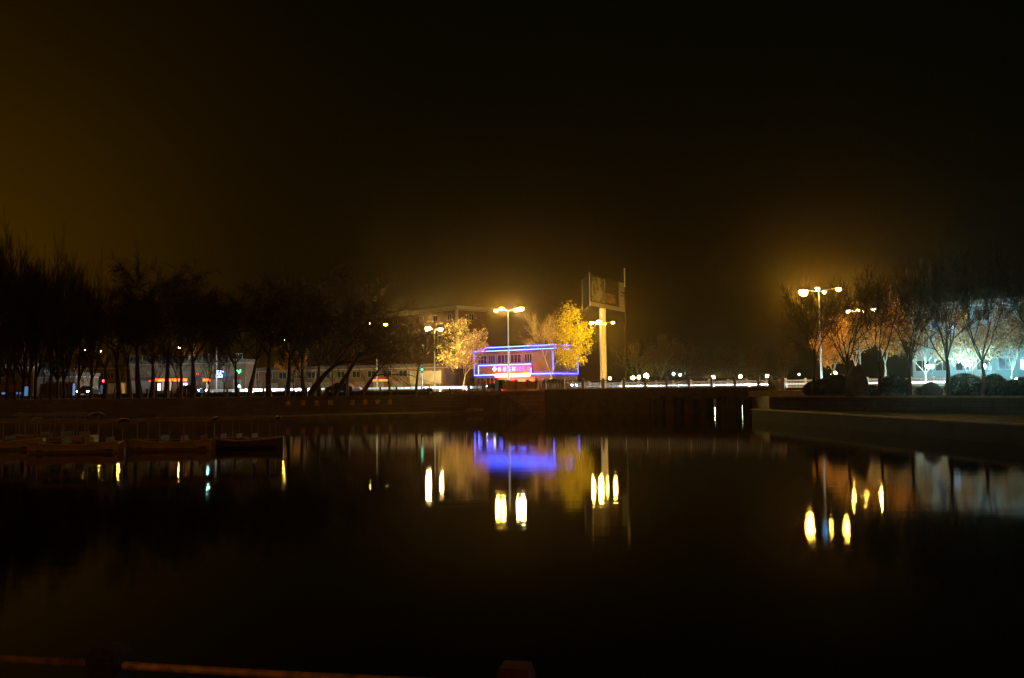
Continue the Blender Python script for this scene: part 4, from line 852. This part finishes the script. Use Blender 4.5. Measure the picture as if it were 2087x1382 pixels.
# dry reeds on the left bank near the stairs and pale heap at the water
def reeds(px0, px1, D, z0, h, label, seed, nme='dry_reeds', n_=900):
    rn = random.Random(seed); mb = MB(); vs = []; fs = []
    for _ in range(n_):
        p = G(rn.uniform(px0, px1), D+rn.uniform(-0.6, 0.6), z0); l = rn.uniform(0.5, 1)*h; a = Vector((rn.uniform(-0.5, 0.5), rn.uniform(-0.5, 0.5), 1)).normalized(); s_ = perp(a, rn)*0.018
        q = p+a*l*0.6; e_ = q+(a+Vector((rn.uniform(-0.8, 0.8), 0, -0.5))).normalized()*l*0.4; i = len(vs)
        vs += [tuple(p-s_), tuple(p+s_), tuple(q+s_), tuple(q-s_), tuple(e_)]; fs += [(i, i+1, i+2, i+3), (i+3, i+2, i+4)]
    mb.v = vs; mb.f = fs; c = G((px0+px1)/2, D, z0); tag(mb.build(nme, DRY, loc=tuple(c)), label, kind='stuff')
reeds(918, 974, 97.6, 2.08, 0.65, 'pale dry plants by the gate posts', 11)
reeds(951, 984, 93.2, 0.32, 0.5, 'pale dry plants on the low walk by the stairs', 12, n_=500)
def hedge(u0, u1, v, z0, h, label, seed):
    rn = random.Random(seed); c = road((u0+u1)/2, v, z0); t_ = thing('low_hedge', tuple(c), label, 'hedge', 'low hedges between park and road')
    rprism(MB(), u0, u1, v-0.4, v+0.4, z0, z0+h*0.85).build('dense_core', BUSHM, t_)
    mb = MB(); vs = []; fs = []
    for _ in range(int((u1-u0)*150)):
        q = road(rn.uniform(u0, u1), v+rn.uniform(-0.5, 0.5), 0); q.z = z0+h*rn.uniform(0.1, 1.05) if rn.random() < 0.5 else z0+h*rn.uniform(0.82, 1.12)
        a = perp(Vector((0, 0, 1)), rn)*0.06; b2 = Vector((0, 0, 0.06))+perp(a.normalized(), rn)*0.04; i = len(vs)
        vs += [tuple(q-a), tuple(q+b2), tuple(q+a), tuple(q-b2)]; fs.append((i, i+1, i+2, i+3))
    mb.v = vs; mb.f = fs; mb.build('foliage', BUSHM, t_)
hedge(-70, -48, -13.6, 2.05, 0.5, 'dark low hedge in front of the red-signed shops', 21)
hedge(-46.5, -30, -13.6, 2.05, 0.5, 'dark low hedge behind the big leaning willows', 22)
hedge(-28.5, -14, -13.6, 2.05, 0.5, 'dark low hedge behind the last warning characters', 23)
# litter bins / bench near (870,800)
for px, lb in ((864, 'left dark litter bin beside the traffic light post'), (872, 'middle dark litter bin beside the traffic light post'), (879.5, 'right dark litter bin beside the traffic light post')):
    p = G(px, 99, 2.06); t_ = thing('litter_bin', (p.x, p.y, 2.06), lb, 'litter bin', 'litter bins on the left bank')
    MB().lathe((p.x, p.y, 2.06), [(0.14, 0), (0.17, 0.7)], 10).build('body', DARKM, t_); MB().lathe((p.x, p.y, 2.765), [(0.19, 0), (0.12, 0.1)], 10).build('lid', DARKM, t_)
for px, w_, lb in ((412, 0.9, 'low dark box hedge right of the red-orange sign'),):
    pass
# ================================================================ BOATS
def boat(px, D, L, ang, label, Wd=1.35, canopy=True, seed=0, hullm=HULL, ch=1.28, cx=(0.02, 0.98)):
    p = G(px, D, 0.0); t_ = thing('canopy_boat', (p.x, p.y, 0), label, 'boat', 'covered pleasure boats moored on the left')
    secs = []; nS = 11
    for i in range(nS):
        s_ = i/(nS-1); x = (s_-0.5)*L; wid = Wd/2*min(1, 0.55+2.2*s_)*math.sqrt(max(0.0, 1-max(0, (s_-0.55)/0.46)**2)); wid = max(wid, 0.05); gz = 0.36+0.16*abs(s_-0.45)**1.5*2
        secs.append([(x, -wid, gz), (x, -wid*0.86, 0.12), (x, -wid*0.5, -0.12), (x, wid*0.5, -0.12), (x, wid*0.86, 0.12), (x, wid, gz)])
    vs = [q for s_ in secs for q in s_]; fs = []
    for i in range(nS-1):
        for k in range(5): fs.append((i*6+k, i*6+k+1, (i+1)*6+k+1, (i+1)*6+k))
    fs.append((0, 1, 2, 3, 4, 5)); fs.append(tuple(reversed(range((nS-1)*6, nS*6))))
    def bld(mb, nm, m, par=t_, smooth=False):
        me = bpy.data.meshes.new(nm); me.from_pydata(mb.v, [], mb.f); me.materials.append(m)
        if smooth: me.polygons.foreach_set('use_smooth', [True]*len(me.polygons))
        o = bpy.data.objects.new(nm, me); COL.objects.link(o); o.parent = par; return o
    bld(MB().add(vs, fs), 'hull', hullm)
    g_ = MB(); g_.tube([Vector(s_[0]) for s_ in secs], 0.035, 5); g_.tube([Vector(s_[5]) for s_ in secs], 0.035, 5); bld(g_, 'gunwale', mat('gunwale', (0.55, 0.42, 0.3), 0.6))
    bld(MB().box((-0.05*L, 0, 0.14), (L*0.8, Wd*0.74, 0.05)), 'floor', SEATM)
    fd = MB().add([secs[k][0] for k in (8, 9, 10)]+[secs[k][5] for k in (10, 9, 8)], [(0, 1, 2, 3, 4, 5)]); bld(fd, 'foredeck', hullm)
    for k, x in enumerate((-0.33, -0.1, 0.13)):
        sb_ = bld(MB().box((x*L, 0, 0.42), (0.34, Wd*0.78, 0.06)).box((x*L, 0, 0.28), (0.28, Wd*0.7, 0.2)), 'seat', SEATM)
        bld(MB().box((x*L-0.17, 0, 0.54), (0.05, Wd*0.74, 0.2)), 'seat_back', SEATM)
    if canopy:
        xs = [-0.46, -0.2, 0.08, 0.34]
        for x in xs:
            for s_ in (-1, 1): bld(MB().tube([(x*L, s_*Wd*0.42, 0.38), (x*L, s_*Wd*0.44, ch)], 0.017, 6), 'canopy_post', TRIM)
        m_ = MB(); nx, ny = 9, 7; vs = []; fs = []
        for zz in (0, -0.035):
            for i in range(nx):
                for j in range(ny):
                    x = (-0.52+0.94*i/(nx-1))*L; y = (j/(ny-1)-0.5)*Wd*1.08; vs.append((x, y, ch+0.02+0.13*(1-(2*j/(ny-1)-1)**2)-0.03*math.sin(i*math.pi/2)**2+0.02*math.sin(seed+i)+zz))
        o_ = nx*ny
        for i in range(nx-1):
            for j in range(ny-1):
                a = i*ny+j; fs.append((a, a+ny, a+ny+1, a+1)); fs.append((o_+a, o_+a+1, o_+a+ny+1, o_+a+ny))
        for i in range(nx-1):
            for j in (0, ny-1): a = i*ny+j; fs.append((a, a+ny, o_+a+ny, o_+a))
        for j in range(ny-1):
            for i in (0, nx-1): a = i*ny+j; fs.append((a, a+1, o_+a+1, o_+a))
        m_.add(vs, fs); cn = bld(m_, 'canopy', CANOPY)
        fr = MB()
        for s_ in (-1, 1): fr.tube([(-0.52*L, s_*Wd*0.54, ch-0.0), (0.42*L, s_*Wd*0.54, ch-0.0)], 0.016, 5)
        bld(fr, 'canopy_frame', TRIM, cn)
    t_.rotation_euler = (0, 0, ang); return t_
boat(5, 40, 3.6, R(4), 'covered boat cut by the left edge, behind the others', seed=1)
boat(152, 37.5, 3.8, R(184), 'covered boat second from the left with a sagging canopy', seed=2)
boat(349, 38.6, 3.65, R(181), 'best lit covered boat with a pale hull in the middle of the mooring', seed=3)
boat(508, 39.5, 3.0, R(3), 'dark covered boat at the right end of the mooring', seed=4, hullm=mat('dark_hull', (0.09, 0.10, 0.08), 0.5))
boat(110, 44, 4.2, R(175), 'covered boat moored behind, its canopy showing above the second boat', seed=5, ch=1.45)
# ================================================================ HAZE
hm = bpy.data.materials.new('haze'); hm.use_nodes = True; t = hm.node_tree; t.nodes.clear()
pv = t.nodes.new('ShaderNodeVolumePrincipled'); pv.inputs['Color'].default_value = (0.98, 0.72, 0.42, 1); pv.inputs['Density'].default_value = 0.00025; pv.inputs['Anisotropy'].default_value = 0.94
o_ = t.nodes.new('ShaderNodeOutputMaterial'); t.links.new(pv.outputs[0], o_.inputs['Volume'])
hz = MB().box((0, 280, 39.0), (1140, 660, 82)).build('haze', hm); tag(hz, 'thin night haze over the river', kind='stuff')
